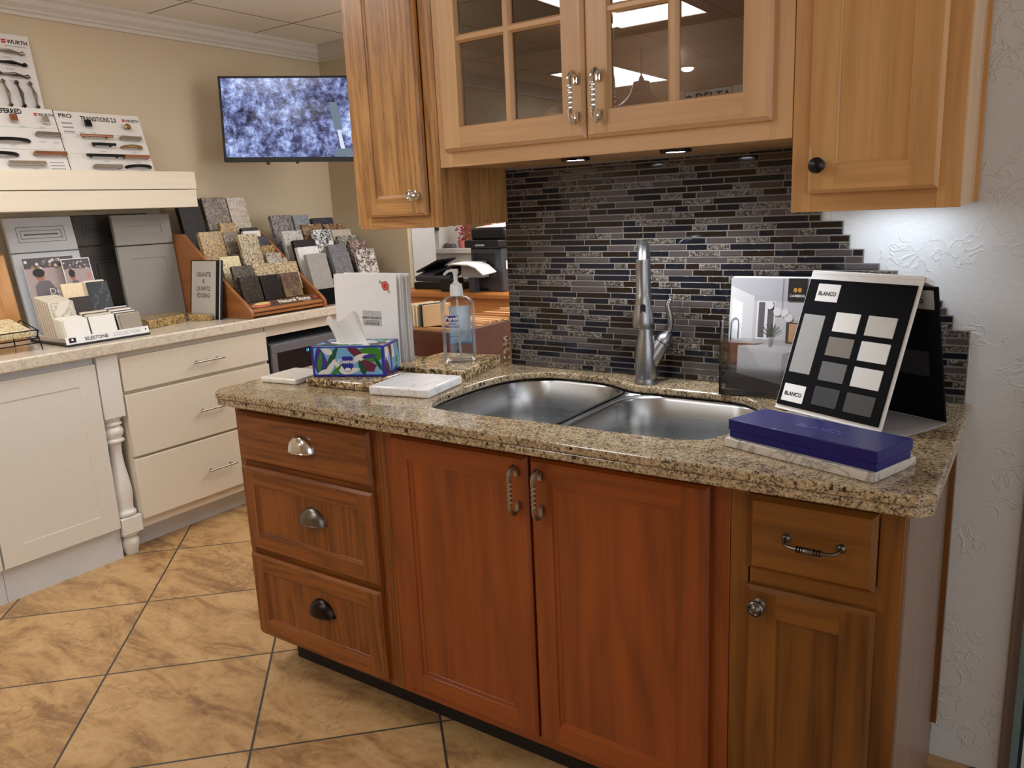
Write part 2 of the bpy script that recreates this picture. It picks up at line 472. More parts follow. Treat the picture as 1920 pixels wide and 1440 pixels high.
# crown moulding
cp = [(0, 0), (0, -.03), (.012, -.04), (.02, -.085), (0.03, -.095), (0.012, -.1), (0, -.1)]
prof = [(0, 0), (.058, 0), (.058, -.012), (.046, -.024), (.040, -.045), (.024, -.062), (.020, -.072), (.012, -.076), (.012, -.092), (0, -.092)]
def crown(name, o, r, length):
    # profile in (out, z), swept along r
    f = Matrix.Identity(4)
    r = Vector(r); out = Vector((1, 0, 0)) if abs(r.y) > .5 else Vector((0, -1, 0))
    for i in range(3): f[i][0] = out[i]; f[i][1] = (0, 0, 1)[i]; f[i][2] = r[i]; f[i][3] = o[i]
    MB(f).prism(prof, 0, length, M['trim']).build(name, smooth=0, **ST)
crown('trim_3', (LX, -5.4, CZ), (0, 1, 0), 5.4+BY)
crown('trim_4', (LX, BY, CZ), (1, 0, 0), .63)
# the room beyond the opening
b = MB(); b.box(-6, -3.50, 4.2, 4.5, 0, CZ, M['wall2']); b.box(-3.50, 3, 4.2, 4.5, 0, 1.135, M['wall2']); b.box(-3.5, 3, 4.2, 4.5, 2.1, CZ, M['wall2'])
b.build('wall_rear', **ST)
MB().box(-3.56, -2.0, 4.165, 4.21, 1.118, 1.150, M['wall2']).build('trim_5', bevel=.004, **ST)
MB().box(-3.5, 3, 4.48, 4.6, 1.135, 2.1, wood('niche_wood', (150, 112, 78), (110, 78, 50), 'x', seed=11.0)).build('trim_6', **ST)

# ------------------------------------------------------------------ ceiling lights
troff = emit('troffer_diffuser', (252, 251, 250), 8.6)
def troffer(x0, x1, y0, y1, label):
    t = thing('ceiling_light', label, 'ceiling light', ((x0+x1)/2, (y0+y1)/2, CZ-.01), 'recessed ceiling panel lights')
    MB().box(x0+.02, x1-.02, y0+.02, y1-.02, CZ-.008, CZ-.004, troff).build('diffuser', t)
    f = MB()
    for a in ((x0, x1, y0, y0+.02), (x0, x1, y1-.02, y1), (x0, x0+.02, y0, y1), (x1-.02, x1, y0, y1)): f.box(*a, CZ-.012, CZ-.001, M['trim'])
    f.build('frame', t)
troffer(-2.31, -1.74, -1.17, -.05, 'ceiling panel light mirrored in the right glass door, nearer one')
troffer(-3.49, -2.92, -3.34, -2.22, 'ceiling panel light mirrored low in the glass doors, farther one')
troffer(-3.0, -2.43, .45, 1.6, 'ceiling panel light above the aisle by the white cabinets')
troffer(-2.6, -2.03, 3.9, 4.1, 'ceiling panel light in the room behind the counter')
c = thing('downlight', 'small round recessed downlight mirrored in the glass door', 'ceiling light', (-2.576, -2.84, CZ-.01))
MB(T(-2.576, -2.84, CZ-.012)).lathe([(0, -.028), (.025, -.025), (.045, -.014), (.052, 0), (.052, .008)], emit('downlight_lens', (255, 240, 215), 30)).build('lens', c)
MB(T(-2.576, -2.84, CZ-.012)).lathe([(.052, -.002), (.075, -.002), (.075, .01), (.052, .01)], M['trim']).build('ring', c)

def area(name, loc, rot, sx, sy, e, col):
    l = bpy.data.lights.new(name, 'AREA'); l.shape = 'RECTANGLE'; l.size = sx; l.size_y = sy; l.energy = e; l.color = col
    o = bpy.data.objects.new(name, l); COL.objects.link(o); o.location = loc; o.rotation_euler = rot; return o
# fill light added right of the camera; daylight in the rear room
area('added_side_fill', (2.7, -1.5, 1.5), (0, math.radians(90), 0), 1.8, 3.0, 12, (.93, .96, 1))
area('rear_window_daylight', (.9, 3.1, 1.6), (0, math.radians(90), 0), 1.3, 1.3, 17, (.96, .98, 1))
area('rear_room_daylight', (-1.6, 3.4, 2.3), (0, 0, 0), 1.4, .9, 24, (1, .97, .94))

# ------------------------------------------------------------------ door builders (local: x right, y up, z out)
def FX(x0, y, z0): return frame((x0, y, z0), (1, 0, 0), (0, 0, 1))      # faces -y
def FY(x, y0, z0): return frame((x, y0, z0), (0, 1, 0), (0, 0, 1))      # faces +x
def ring_frus(mb, a, b, z0, z1, mats):
    # four mitred faces between rectangles a (at z0) and b (at z1)
    A = [(a[0], a[2]), (a[1], a[2]), (a[1], a[3]), (a[0], a[3])]; B = [(b[0], b[2]), (b[1], b[2]), (b[1], b[3]), (b[0], b[3])]
    for i in range(4):
        j = (i+1) % 4
        mb.add([(A[i][0], A[i][1], z0), (A[j][0], A[j][1], z0), (B[j][0], B[j][1], z1), (B[i][0], B[i][1], z1)], [(0, 1, 2, 3)], mats[i % 2])
def framed(mb, W, H, fr, wv, wh, t=.02, ch=.007, rec=.008, slope=.008, panel=True, pmat=None, fr2=None):
    """frame and recessed panel; wv vertical-grain, wh horizontal-grain"""
    frt = fr2 or fr
    mats = (wh, wv)
    mb.box(0, W, 0, H, 0, t-ch, wv)
    ring_frus(mb, (0, W, 0, H), (ch, W-ch, ch, H-ch), t-ch, t, mats)
    x0, x1, y0, y1 = fr, W-fr, frt, H-frt
    # flat frame faces
    for q, mt in (((ch, x0, ch, H-ch), wv), ((x1, W-ch, ch, H-ch), wv), ((x0, x1, ch, y0), wh), ((x0, x1, y1, H-ch), wh)):
        mb.add([(q[0], q[2], t), (q[1], q[2], t), (q[1], q[3], t), (q[0], q[3], t)], [(0, 1, 2, 3)], mt)
    st = [(0, 0)] + ([(.0012, .0035), (slope-.0018, .005)] if slope > .004 else []) + [(slope, rec)]
    for (a0, d0), (a1, d1) in zip(st[:-1], st[1:]):
        ring_frus(mb, (x0+a0, x1-a0, y0+a0, y1-a0), (x0+a1, x1-a1, y0+a1, y1-a1), t-d0, t-d1, mats)
    if panel:
        mb.add([(x0+slope, y0+slope, t-rec), (x1-slope, y0+slope, t-rec), (x1-slope, y1-slope, t-rec), (x0+slope, y1-slope, t-rec)], [(0, 1, 2, 3)], pmat or wv)
def slabfront(mb, W, H, wh, wv=None, t=.02, ch=.009):
    mb.box(0, W, 0, H, 0, t-ch, wh)
    ring_frus(mb, (0, W, 0, H), (ch, W-ch, ch, H-ch), t-ch, t, (wh, wv or wh))
    mb.add([(ch, ch, t), (W-ch, ch, t), (W-ch, H-ch, t), (ch, H-ch, t)], [(0, 1, 2, 3)], wh)

def cup_pull(parent, x, y, z, mat, label=None, w=.10, h=.048, d=.026):
    mb = MB(FX(x, y, z)); seg = 16; rings = []
    for k in range(9):
        a = k/8*PI/2
        zz = d*math.sin(a); s = math.cos(a)
        rings.append([(w/2*max(s, .02)**.8*math.cos(PI*i/seg), h*max(s, .02)**.8*math.sin(PI*i/seg)-.004*0, zz) for i in range(seg+1)])
    V = [p for r in rings for p in r]; n = seg+1; F = []
    for k in range(8):
        for i in range(seg): F.append((k*n+i, k*n+i+1, (k+1)*n+i+1, (k+1)*n+i))
    V2 = [(p[0]*.94, p[1]*.94, p[2]*.94) for p in V]; b = len(V)
    F2 = [tuple(b+i for i in f)[::-1] for f in F]
    mb.add(V+V2, F+F2, mat)
    mb.prism([(-w/2-.003, 0), (w/2+.003, 0), (w/2+.003, .005), (-w/2-.003, .005)], 0, .004, mat)
    # rolled lower lip
    pts = [(w/2*math.cos(PI*i/20), -.001, d*math.sin(PI*i/20)+.0) for i in range(21)]
    mb.tube(pts, .0022, mat, 8)
    o = mb.build('handle', parent)
    if label: o['label'] = label
def twist_pull(parent, x, y, z, length, mat, label=None):
    mb = MB(FX(x, y, z)); d = .034; Lh = length/2
    # hooked ends
    for s in (1, -1):
        c0 = s*(Lh-.014)
        P = [(0, s*(Lh-.026), .006), (0, s*(Lh-.018), .004), (0, s*(Lh-.006), .008), (0, s*Lh, .017), (0, s*(Lh-.004), .026), (0, s*(Lh-.014), d), (0, s*(Lh-.03), d+.001)]
        P = catmull(P, 4, closed=False)
        mb.tube(P, [.0048]*len(P), mat, 8)
        mb.box(-.005, .005, c0-.006-.004*s, c0+.006-.004*s, 0, .008, mat)
    n = 40; rings = []
    for i in range(n+1):
        yy = -Lh+.028+(length-.056)*i/n; a = 2*PI*1.3*i/n
        rr = .0058
        rings.append([(rr*math.cos(a+PI/2*k+PI/4), yy, d+rr*math.sin(a+PI/2*k+PI/4)) for k in range(4)])
    mb.loft(rings, mat)
    o = mb.build('handle', parent, smooth=20)
    if label: o['label'] = label
def knob(parent, M4, mat, r=.016, label=None, rings=True):
    p = [(0, 0), (r*.75, 0), (r*.78, .003), (r*.42, .006), (r*.38, .014), (r*.8, .018), (r, .022), (r*.98, .026), (r*.8, .029)]
    if rings: p += [(r*.74, .0275), (r*.6, .030), (r*.52, .029), (r*.3, .032), (0, .033)]
    else: p += [(r*.5, .031), (0, .032)]
    o = MB(M4).lathe(p, mat, seg=24).build('knob', parent)
    if label: o['label'] = label

# ------------------------------------------------------------------ sink run base cabinets
FYB = 1.418      # face-frame front; doors sit on it to 1.398
def base_carcass(t, x0, x1, wz, wx, openings, side=None):
    m = MB()
    if x1-x0 > .8:
        for q in ((x0, x0+.016, .115, .872), (x1-.016, x1, .115, .872), (x0, x1, .115, .131)): m.box(q[0], q[1], FYB+.02, WY-.004, q[2], q[3], wz)
        m.box(x0, x1, WY-.012, WY-.004, .131, .872, wz)
    else: m.box(x0, x1, FYB+.0205, WY-.004, .115, .872, side or wz)
    m.build('carcass', t)
    f = MB()
    (a, b) = openings
    f.box(x0, x0+a, FYB, FYB+.02, .11, .873, wz); f.box(x1-b, x1, FYB, FYB+.02, .11, .873, wz)
    f.box(x0+a, x1-b, FYB, FYB+.02, .11, .14, wx); f.box(x0+a, x1-b, FYB, FYB+.02, .84, .873, wx)
    return f
d = thing('drawer_cabinet', 'red-brown oak base cabinet with three drawers, left end of sink run', 'cabinet', (-1.71, 1.71, 0))
f = base_carcass(d, -2.015, -1.405, RED['z'], RED['x'], (.03, .05))
f.box(-1.99, -1.45, FYB, FYB+.02, .665, .715, RED['x']); f.box(-1.99, -1.45, FYB, FYB+.02, .38, .43, RED['x'])
f.build('face_frame', d, bevel=.001)
MB().box(-1.955, -1.405, 1.50, WY-.004, 0, .115, M['toe']).build('toe_kick', d)
for (x0, x1, z0, z1, kind, hm, hl, hz) in ((-1.992, -1.449, .694, .846, 0, M['chrome'], 'shiny chrome cup handle', .762),
                                   (-1.995, -1.450, .414, .678, 1, M['pewter'], 'aged pewter cup handle', .548),
                                   (-1.999, -1.453, .127, .395, 1, M['bronze'], 'dark bronze cup handle', .266)):
    mb = MB(FX(x0, FYB, z0))
    if kind: framed(mb, x1-x0, z1-z0, .055, RED['z'], RED['x'], fr2=.052)
    else: slabfront(mb, x1-x0, z1-z0, RED['x'], RED['z'])
    dr = mb.build('drawer', d, smooth=0, bevel=.0008)
    cup_pull(dr, -1.706 if not kind else -1.697, FYB-(.020 if not kind else .012), hz, hm, hl)

d = thing('sink_cabinet', 'cherry-red sink base cabinet with two tall doors', 'cabinet', (-.95, 1.71, 0))
f = base_carcass(d, -1.404, -.496, CHR['z'], CHR['x'], (.04, .04)); f.build('face_frame', d, bevel=.001)
MB().box(-1.404, -.496, 1.50, WY-.004, 0, .115, M['toe']).build('toe_kick', d)
for (x0, x1, hx) in ((-1.371, -.956, -.980), (-.949, -.533, -.917)):
    mb = MB(FX(x0, FYB, .139)); framed(mb, x1-x0, .712, .056, CHR['z'], CHR['x'], rec=.009, slope=.012)
    dr = mb.build('door', d, smooth=0, bevel=.0008)
    twist_pull(dr, hx, FYB-.02, .775, .112, M['nickel'])

d = thing('narrow_cabinet', 'narrow brown alder base cabinet with one drawer over one door', 'cabinet', (-.34, 1.71, 0))
f = base_carcass(d, -.495, -.190, ALD['z'], ALD['x'], (.04, .04))
f.box(-.46, -.23, FYB, FYB+.02, .66, .71, ALD['x']); f.build('face_frame', d, bevel=.001)
MB().box(-.495, -.190, 1.50, WY-.004, 0, .115, M['toe']).build('toe_kick', d)
e = MB().box(-.190, -.184, FYB+.004, WY-.006, 0.0, .872, M['veneer']).build('side_panel', d, label='pale veneer side panel')
MB().box(-.184, -.172, 1.985, 2.010, .11, .872, ALD['z']).build('scribe_strip', d)
mb = MB(FX(-.456, FYB, .702)); slabfront(mb, .225, .148, ALD['x'], ALD['z']); dr = mb.build('drawer', d, smooth=0, bevel=.0008)
# bow pull with beads
mb = MB(FX(-.336, FYB-.02, .778)); P = catmull([(-.048, 0, 0), (-.048, -.001, .012), (-.043, -.003, .024), (-.03, -.004, .029), (0, -.004, .031), (.03, -.004, .029), (.043, -.003, .024), (.048, -.001, .012), (.048, 0, 0)], 5, closed=False)
R = [.0034]*len(P)
for i, p in enumerate(P):
    u = abs(p[0])
    if u < .008: R[i] = .0062
    elif u < .02: R[i] = .0048
mb.tube(P, R, M['pewter'], 10)
for u in (-.02, -.015, -.01, .01, .015, .02): mb.lathe([(0, -.0012), (.0062, -.0012), (.0062, .0012), (0, .0012)], M['bronze'], T(u, -.004, .0302) @ Matrix.Rotation(PI/2, 4, 'Y'), 12)
for u in (-.048, .048): mb.lathe([(0, 0), (.009, 0), (.008, .003), (.004, .006)], M['pewter'], T(u, 0, 0), 14)
mb.build('handle', dr)
mb = MB(FX(-.456, FYB, .139)); framed(mb, .228, .528, .058, ALD['z'], ALD['x'], rec=.010, slope=.004)
dr = mb.build('door', d, smooth=0, bevel=.0008)
knob(dr, FX(-.430, FYB-.02, .634), M['pewter'])

# ------------------------------------------------------------------ granite countertop with sink cut-out
hole = catmull([(-1.24, 1.468), (-.90, 1.474), (-.64, 1.480), (-.568, 1.525), (-.552, 1.62), (-.556, 1.74), (-.578, 1.829), (-.625, 1.874), (-.69, 1.891), (-.80, 1.894), (-.90, 1.894), (-.965, 1.908), (-1.03, 1.945), (-1.10, 1.960), (-1.21, 1.962), (-1.29, 1.925), (-1.335, 1.85), (-1.348, 1.72), (-1.340, 1.58), (-1.31, 1.505)], 4)
ct = thing('countertop', 'tan speckled granite countertop over the sink cabinets', 'countertop', (-1.1, 1.69, .874))
m = MB(); m.prism([(-1.995, 1.345), (-.165, 1.345), (-.140, 1.37), (-.150, 2.016), (-2.05, 2.016), (-2.03, 1.38)], .894, .914, M['counter'])
slab = m.build('slab', ct)
cut = MB().prism(hole, .8, 1.0, M['counter']).build('cutter', ct)
boolean_cut(slab, [cut])
for p in slab.data.polygons: p.use_smooth = False
bv = slab.modifiers.new('bevel', 'BEVEL'); bv.width = .005; bv.segments = 3; bv.limit_method = 'ANGLE'; bv.angle_limit = math.radians(50)
m = MB()
m.prism([(-1.996, 1.349), (-.167, 1.349), (-.144, 1.372), (-.145, 1.41), (-2.026, 1.41), (-2.027, 1.384)], .874, .8935, M['counter'])
m.prism([(-.185, 1.4101), (-.1455, 1.4101), (-.154, 2.015), (-.185, 2.015)], .874, .8935, M['counter'])
m.prism([(-2.026, 1.4101), (-1.99, 1.4101), (-1.99, 2.015), (-2.046, 2.015)], .874, .8935, M['counter'])
m.build('edge', ct, bevel=.004, segs=3)
MB().box(-1.424, -1.412, 1.985, 2.006, .9141, 1.005, M['slab']).build('splash_strip', bevel=.002, **L('small upright granite strip against the tiled wall end', 'backsplash'))

# ------------------------------------------------------------------ sink
sk = thing('sink', 'stainless steel double bowl undermount sink in the granite', 'sink', (-.95, 1.7, .69))
def bowl(name, x0, x1, y0, y1, r, depth):
    rings = []
    for (ins, dz) in ((-.012, 0), (-.004, .0005), (0, -.003), (.004, -.010), (.010, -depth*.5), (.016, -depth+.03), (.03, -depth+.008), (.05, -depth)):
        rings.append([(p[0], p[1], .8915+dz) for p in rrect(x0+ins, x1-ins, y0+ins, y1-ins, max(r-ins*.3, .02), 8)])
    cx, cy = (x0+x1)/2, (y0+y1)/2
    N = len(rings[0])
    rings.append([(cx+.055*math.cos(math.atan2(p[1]-cy, p[0]-cx)), cy+.055*math.sin(math.atan2(p[1]-cy, p[0]-cx)), .8915-depth-.004) for p in rings[0]])
    mb = MB(); mb.loft(rings, M['steel'], cap0=False)
    o = mb.build(name, sk, smooth=50)
    MB(T(cx, cy, .8915-depth-.003)).lathe([(.0, -.002), (.03, -.002), (.034, .001), (.044, .002), (.044, 0)], M['chrome']).build('drain', o)
bowl('bowl', -1.352, -.972, 1.455, 1.965, .11, .2)
bowl('bowl', -.938, -.556, 1.466, 1.897, .10, .18)
fl = MB().prism(rrect(-1.38, -.53, 1.44, 1.99, .05), .886, .8885, M['steel']).build('flange', sk)
c1 = MB().prism(rrect(-1.352, -.972, 1.455, 1.965, .11, 8), .8, .95, M['steel']).build('c', sk)
c2 = MB().prism(rrect(-.938, -.556, 1.466, 1.897, .10, 8), .8, .95, M['steel']).build('c', sk)
boolean_cut(fl, [c1, c2])

# ------------------------------------------------------------------ faucet
fx, fy = -.913, 1.93
fa = thing('faucet', 'brushed nickel pull-down kitchen faucet behind the sink', 'faucet', (fx, fy, .914))
dirv = Vector((.078, -.18, 0)).normalized()
mb = MB(T(fx, fy, .914)); FM = M['faucet']
mb.lathe([(0, 0), (.031, 0), (.031, .008), (.0295, .012), (.0285, .018), (.0295, .021), (.0300, .03), (.0305, .06), (.029, .085), (.025, .115), (.0195, .145), (.0165, .17), (.0155, .20), (.0150, .23), (.0145, .272)], FM, seg=32)
R0 = .098; arc = [(0, 0, .272)]
for k in range(1, 17):
    a = PI*k/16; arc.append(tuple(dirv*(R0-R0*math.cos(a))+Vector((0, 0, .272+R0*math.sin(a)))))
arc.append(tuple(dirv*2*R0+Vector((0, 0, .262))))
mb.tube(arc, .0145, FM, 20)
# handle branch
h = Vector((.818, .55, 0)).normalized()
A = Vector((0, 0, .045)); pts = [A+h*.0+Vector((0, 0, 0)), A+h*.018+Vector((0, 0, .028)), A+h*.032+Vector((0, 0, .050)), A+h*.042+Vector((0, 0, .064))]
mb.tube([tuple(p) for p in pts], [.026, .0255, .0235, .0225], FM, 24)
mb.build('body', fa, smooth=50)
mb = MB(T(fx, fy, .914)); ax = (h*.6+Vector((0, 0, .8))).normalized()
c0 = A+h*.043+Vector((0, 0, .0655))
mb.tube([tuple(c0+ax*t) for t in (0, .004, .016, .028, .034)], [.0225, .0228, .0205, .013, .007], FM, 24)
lv = [c0+ax*.024, c0+ax*.036+Vector((0, 0, .01)), c0+ax*.036+Vector((0, 0, .035)), c0+ax*.036-h*.003+Vector((0, 0, .052)), c0+ax*.036-h*.006+Vector((0, 0, .072)), c0+ax*.036+h*.003+Vector((0, 0, .088))]
lv = catmull([tuple(p) for p in lv], 5, closed=False)
mb.tube(lv, [.006+.0025*math.sin(PI*i/(len(lv)-1)) for i in range(len(lv)-1)]+[.004], FM, 14)
mb.build('lever', fa, smooth=60)
sp = dirv*2*R0
mb = MB(T(fx+sp.x, fy+sp.y, .914))
mb.lathe([(0, .180), (.0225, .180), (.0255, .186), (.0262, .196), (.0245, .212), (.0205, .232), (.018, .250), (.0172, .262), (.0162, .264), (.0165, .330), (.0155, .345)], FM, seg=32)
hd = mb.build('spray_head', fa, smooth=50)
to = -Vector((fx+sp.x, fy+sp.y, 0)).normalized(); rt = Vector((-to.y, to.x, 0))
fr = frame((fx+sp.x+to.x*.0175, fy+sp.y+to.y*.0175, .914+.207), rt, (0, 0, 1))
MB(fr).prism(rrect(-.0065, .0065, 0, .034, .005), .0, .0045, M['black']).build('button', hd)

# ------------------------------------------------------------------ mosaic backsplash
def mstone():
    t = NT('mosaic_stone'); co = t.coord()
    v = t.n('TexVoronoi', Vector=co, Scale=260.0); r = t.n('SeparateColor', Color=v.outputs['Color']).outputs[0]
    big = t.n('TexNoise', Vector=co, Scale=60.0).outputs[0]
    r = t.math('ADD', r, t.math('SUBTRACT', big, .5))
    c = t.ramp(r, G((0, (34, 30, 28)), (.3, (66, 60, 56)), (.45, (98, 90, 84)), (.68, (132, 122, 112)), (.85, (80, 74, 70))), const=True)
    return t.bsdf(c, .45, 0, t.bump(r, .3, .001))
def mglass(name, rgb, rough=.06):
    t = NT(name)
    st = t.n('TexNoise', Vector=t.coord((2, 2, 260)), Scale=1.0, Detail=2.0).outputs[0]
    c = t.mix(st, srgb(*rgb), srgb(*[x*1.35 for x in rgb]))
    return t.bsdf(c, rough, 0, Specular_IOR_Level=.38)
mm = [mstone(), mglass('mosaic_charcoal', (20, 21, 28)), mglass('mosaic_brown', (28, 21, 18)), mglass('mosaic_taupe', (64, 58, 58))]
ms = thing('backsplash', 'mosaic tile backsplash of dark glass and stone strips behind the sink', 'backsplash', (-.8, WY, .914))
g = MB(); tl = MB()
pitch = .01655; z = .9155; rowi = 0
ends = [(1.343, -.494), (1.328, -.494), (1.313, -.443), (1.297, -.443), (1.281, -.427), (1.265, -.427), (1.248, -.395), (1.231, -.395), (1.215, -.36), (1.199, -.321), (1.183, -.285), (1.166, -.27), (1.150, -.24), (1.133, -.225), (1.116, -.215), (1.08, -.201), (0, -.166)]
rnd = random.Random(12)
while z < 1.50:
    top = min(z+pitch, 1.503)
    xe = -.494 if z > 1.36 else -.166
    for zt, e in ends:
        if z+pitch*.5 > zt-.004:
            xe = e if z < 1.36 else -.40; break
    if z > 1.355: xe = -.44
    g.box(-1.410, xe, WY-.0079, WY-.0004, z, top, M['grout'])
    x = -1.410+.001; first = True
    kinds = [1, 0, 2, 1, 3, 0, 1, 2]
    prev = -1
    while x < xe-.006:
        wd = rnd.choice([.036, .055, .055, .08, .08, .11, .11])*rnd.uniform(.97, 1.03)
        if first: wd *= rnd.uniform(.3, 1.0); first = False
        wd = min(wd, xe-.0015-x)
        if xe-.0015-(x+wd) < .02: wd = xe-.0015-x
        k = rnd.choices([0, 1, 2, 3], [30, 34, 20, 18])[0]
        if k == prev and rnd.random() < .8: k = (k+rnd.randint(1, 3)) % 4
        prev = k
        if wd > .004: tl.box(x, x+wd, WY-.0095, WY-.003, z+.0017, top-.0017, mm[k])
        x += wd+.003
    z += pitch; rowi += 1
g.build('grout_bed', ms); tl.build('tiles', ms, bevel=.0006, segs=2)

# ------------------------------------------------------------------ upper cabinets
FU = 1.70; UT = 2.16
oc = thing('oak_wall_cabinet', 'narrow honey oak wall cabinet hanging left of the glass doors', 'cabinet', (-1.55, 1.86, 1.353))
MB().box(-1.702, -1.400, FU+.019, WY-.002, 1.353, UT, OAK['z']).build('carcass', oc)
f = MB(); f.box(-1.708, -1.665, FU, FU+.02, 1.351, UT, OAK['z']); f.box(-1.440, -1.397, FU, FU+.02, 1.351, UT, OAK['z']); f.box(-1.665, -1.44, FU, FU+.02, 1.351, 1.392, OAK['x']); f.build('face_frame', oc, bevel=.001)
MB().box(-1.728, -1.709, FU+.012, FU+.05, 1.362, UT, OAK['z']).build('scribe_strip', oc, bevel=.002)
mb = MB(FX(-1.665, FU, 1.385)); framed(mb, .222, .74, .045, OAK['z'], OAK['x'], rec=.008, slope=.008, fr2=.05)
dr = mb.build('door', oc, smooth=0, bevel=.0008); knob(dr, FX(-1.468, FU-.02, 1.439), M['chrome'], .0155)

gc = thing('glass_door_cabinet', 'light maple wall cabinet with two divided glass doors', 'cabinet', (-.937, 1.86, 1.505))
ci = wood('cabinet_interior', (120, 92, 70), (98, 74, 54), 'x', seed=13.0, rough=.6)
c = MB(); x0, x1 = -1.395, -.479
c.box(x0, x1, FU+.02, WY-.002, 1.507, 1.525, MPL['x']); c.box(x0, x0+.016, FU+.02, WY-.002, 1.525, UT, ci); c.box(x1-.016, x1, FU+.02, WY-.002, 1.525, UT, ci)
c.box(x0, x1, WY-.01, WY-.002, 1.525, UT, ci); c.box(x0, x1, FU+.02, WY-.002, UT-.018, UT, ci)
c.build('carcass', gc)
MB().box(x0+.016, x1-.016, FU+.03, WY-.012, 1.815, 1.832, ci).build('shelf', gc)
f = MB(); f.box(x0, x0+.045, FU, FU+.02, 1.505, UT, MPL['z']); f.box(x1-.045, x1, FU, FU+.02, 1.505, UT, MPL['z']); f.box(x0+.045, x1-.045, FU, FU+.02, 1.505, 1.552, MPL['x']); f.box(x0+.045, x1-.045, FU, FU+.02, UT-.06, UT, MPL['x']); f.box(-.96, -.924, FU, FU+.02, 1.552, UT-.06, MPL['z'])
f.build('face_frame', gc, bevel=.001)
def glassdoor(dx0, dx1, hx):
    W = dx1-dx0; H = .575; z0 = 1.543
    mb = MB(FX(dx0, FU, z0)); t = .02; ch = .008; fr = .058
    mats = (MPL['x'], MPL['z'])
    ring_frus(mb, (0, W, 0, H), (0, W, 0, H), 0, t-ch, mats)
    ring_frus(mb, (0, W, 0, H), (ch, W-ch, ch, H-ch), t-ch, t, mats)
    a = (fr, W-fr, fr, H-fr)
    for q, mt in (((ch, fr, ch, H-ch), MPL['z']), ((W-fr, W-ch, ch, H-ch), MPL['z']), ((fr, W-fr, ch, fr), MPL['x']), ((fr, W-fr, H-fr, H-ch), MPL['x'])):
        mb.add([(q[0], q[2], t), (q[1], q[2], t), (q[1], q[3], t), (q[0], q[3], t)], [(0, 1, 2, 3)], mt)
    for q, mt in (((0, fr, 0, H), MPL['z']), ((W-fr, W, 0, H), MPL['z']), ((fr, W-fr, 0, fr), MPL['x']), ((fr, W-fr, H-fr, H), MPL['x'])):
        mb.add([(q[0], q[2], .0005), (q[1], q[2], .0005), (q[1], q[3], .0005), (q[0], q[3], .0005)], [(0, 3, 2, 1)], mt)
    b = (fr+.004, W-fr-.004, fr+.004, H-fr-.004)
    ring_frus(mb, a, b, t, t-.012, mats); ring_frus(mb, b, b, t-.012, 0, mats)
    # muntins, bevelled
    cx = W/2
    mb.prism([(-.013, 0.004), (.013, .004), (.013, .010), (.006, .0175), (-.006, .0175), (-.013, .010)], fr, H-fr, MPL['z'], T(cx, 0, 0) @ Matrix(((1, 0, 0, 0), (0, 0, 1, 0), (0, 1, 0, 0), (0, 0, 0, 1))))
    for hz in (.269, ):
        for q0, q1 in ((fr, cx-.006), (cx+.006, W-fr)):
            mb.prism([(-.010, 0.004), (.010, .004), (.010, .010), (.005, .0172), (-.005, .0172), (-.010, .010)], q0, q1, MPL['x'], T(0, hz, 0) @ Matrix(((0, 0, 1, 0), (1, 0, 0, 0), (0, 1, 0, 0), (0, 0, 0, 1))))
    mb.prism([(-.010, 0.004), (.010, .004), (.010, .010), (.005, .0172), (-.005, .0172), (-.010, .010)], fr, W-fr, MPL['x'], T(0, .481, 0) @ Matrix(((0, 0, 1, 0), (1, 0, 0, 0), (0, 1, 0, 0), (0, 0, 0, 1)))) if False else None
    dr = mb.build('door', gc, smooth=0, bevel=.0006)
    MB(FX(dx0, FU, z0)).box(fr, W-fr, fr, H-fr, .004, .0045, M['pane']).build('glass', dr, smooth=0)
    twist_pull(dr, hx, FU-.02, 1.632, .112, M['chrome'])
glassdoor(-1.367, -.943, -.962)
glassdoor(-.941, -.517, -.903)
# puck lights
for px, lb in ((-1.02, 'left'), (-.757, 'middle'), (-.60, 'right')):
    if px == -.60: continue
    t = thing('puck_light', f'small round puck light under the glass cabinet, {"left" if lb == "left" else "right"} one', 'light', (px, 1.765, 1.505), 'puck lights under the glass cabinet')
    MB(T(px, 1.765, 1.5)).lathe([(.022, .006), (.022, 0), (.034, -.001), (.036, .002), (.036, .007)], M['bronze']).build('ring', t)
    MB(T(px, 1.765, 1.5)).lathe([(0, .001), (.022, .001), (.022, .004)], emit('puck_lens', (235, 242, 255), 55)).build('lens', t)
    l = bpy.data.lights.new('puck', 'SPOT'); l.energy = 7; l.spot_size = math.radians(125); l.spot_blend = .6; l.color = (.92, .96, 1); l.shadow_soft_size = .02
    o = bpy.data.objects.new('puck_lamp', l); COL.objects.link(o); o.location = (px, 1.765, 1.494)

rc = thing('maple_wall_cabinet', 'honey maple wall cabinet with a black knob, right of the glass doors', 'cabinet', (-.325, 1.86, 1.358))
pale = wood('pale_side', (224, 190, 150), (200, 160, 118), 'z', seed=17.0)
MB().box(-.476, -.178, FU+.017, WY-.002, 1.360, UT, pale).build('carcass', rc)
MB().box(-.178, -.170, WY-.03, WY-.002, 1.362, UT, MPR['z']).build('scribe_strip', rc)
f = MB(); f.box(-.477, -.437, FU-.003, FU+.017, 1.358, UT, MPR['z']); f.box(-.213, -.173, FU-.003, FU+.017, 1.358, UT, MPR['z']); f.box(-.437, -.213, FU-.003, FU+.017, 1.358, 1.40, MPR['x']); f.build('face_frame', rc, bevel=.001)
mb = MB(FX(-.441, FU-.003, 1.394)); framed(mb, .232, .73, .050, MPR['z'], MPR['x'], rec=.010, slope=.006, fr2=.053)
dr = mb.build('door', rc, smooth=0, bevel=.0008); knob(dr, FX(-.419, FU-.023, 1.447), plain('black_knob', (24, 22, 24), .25, .3), .0155, rings=False)
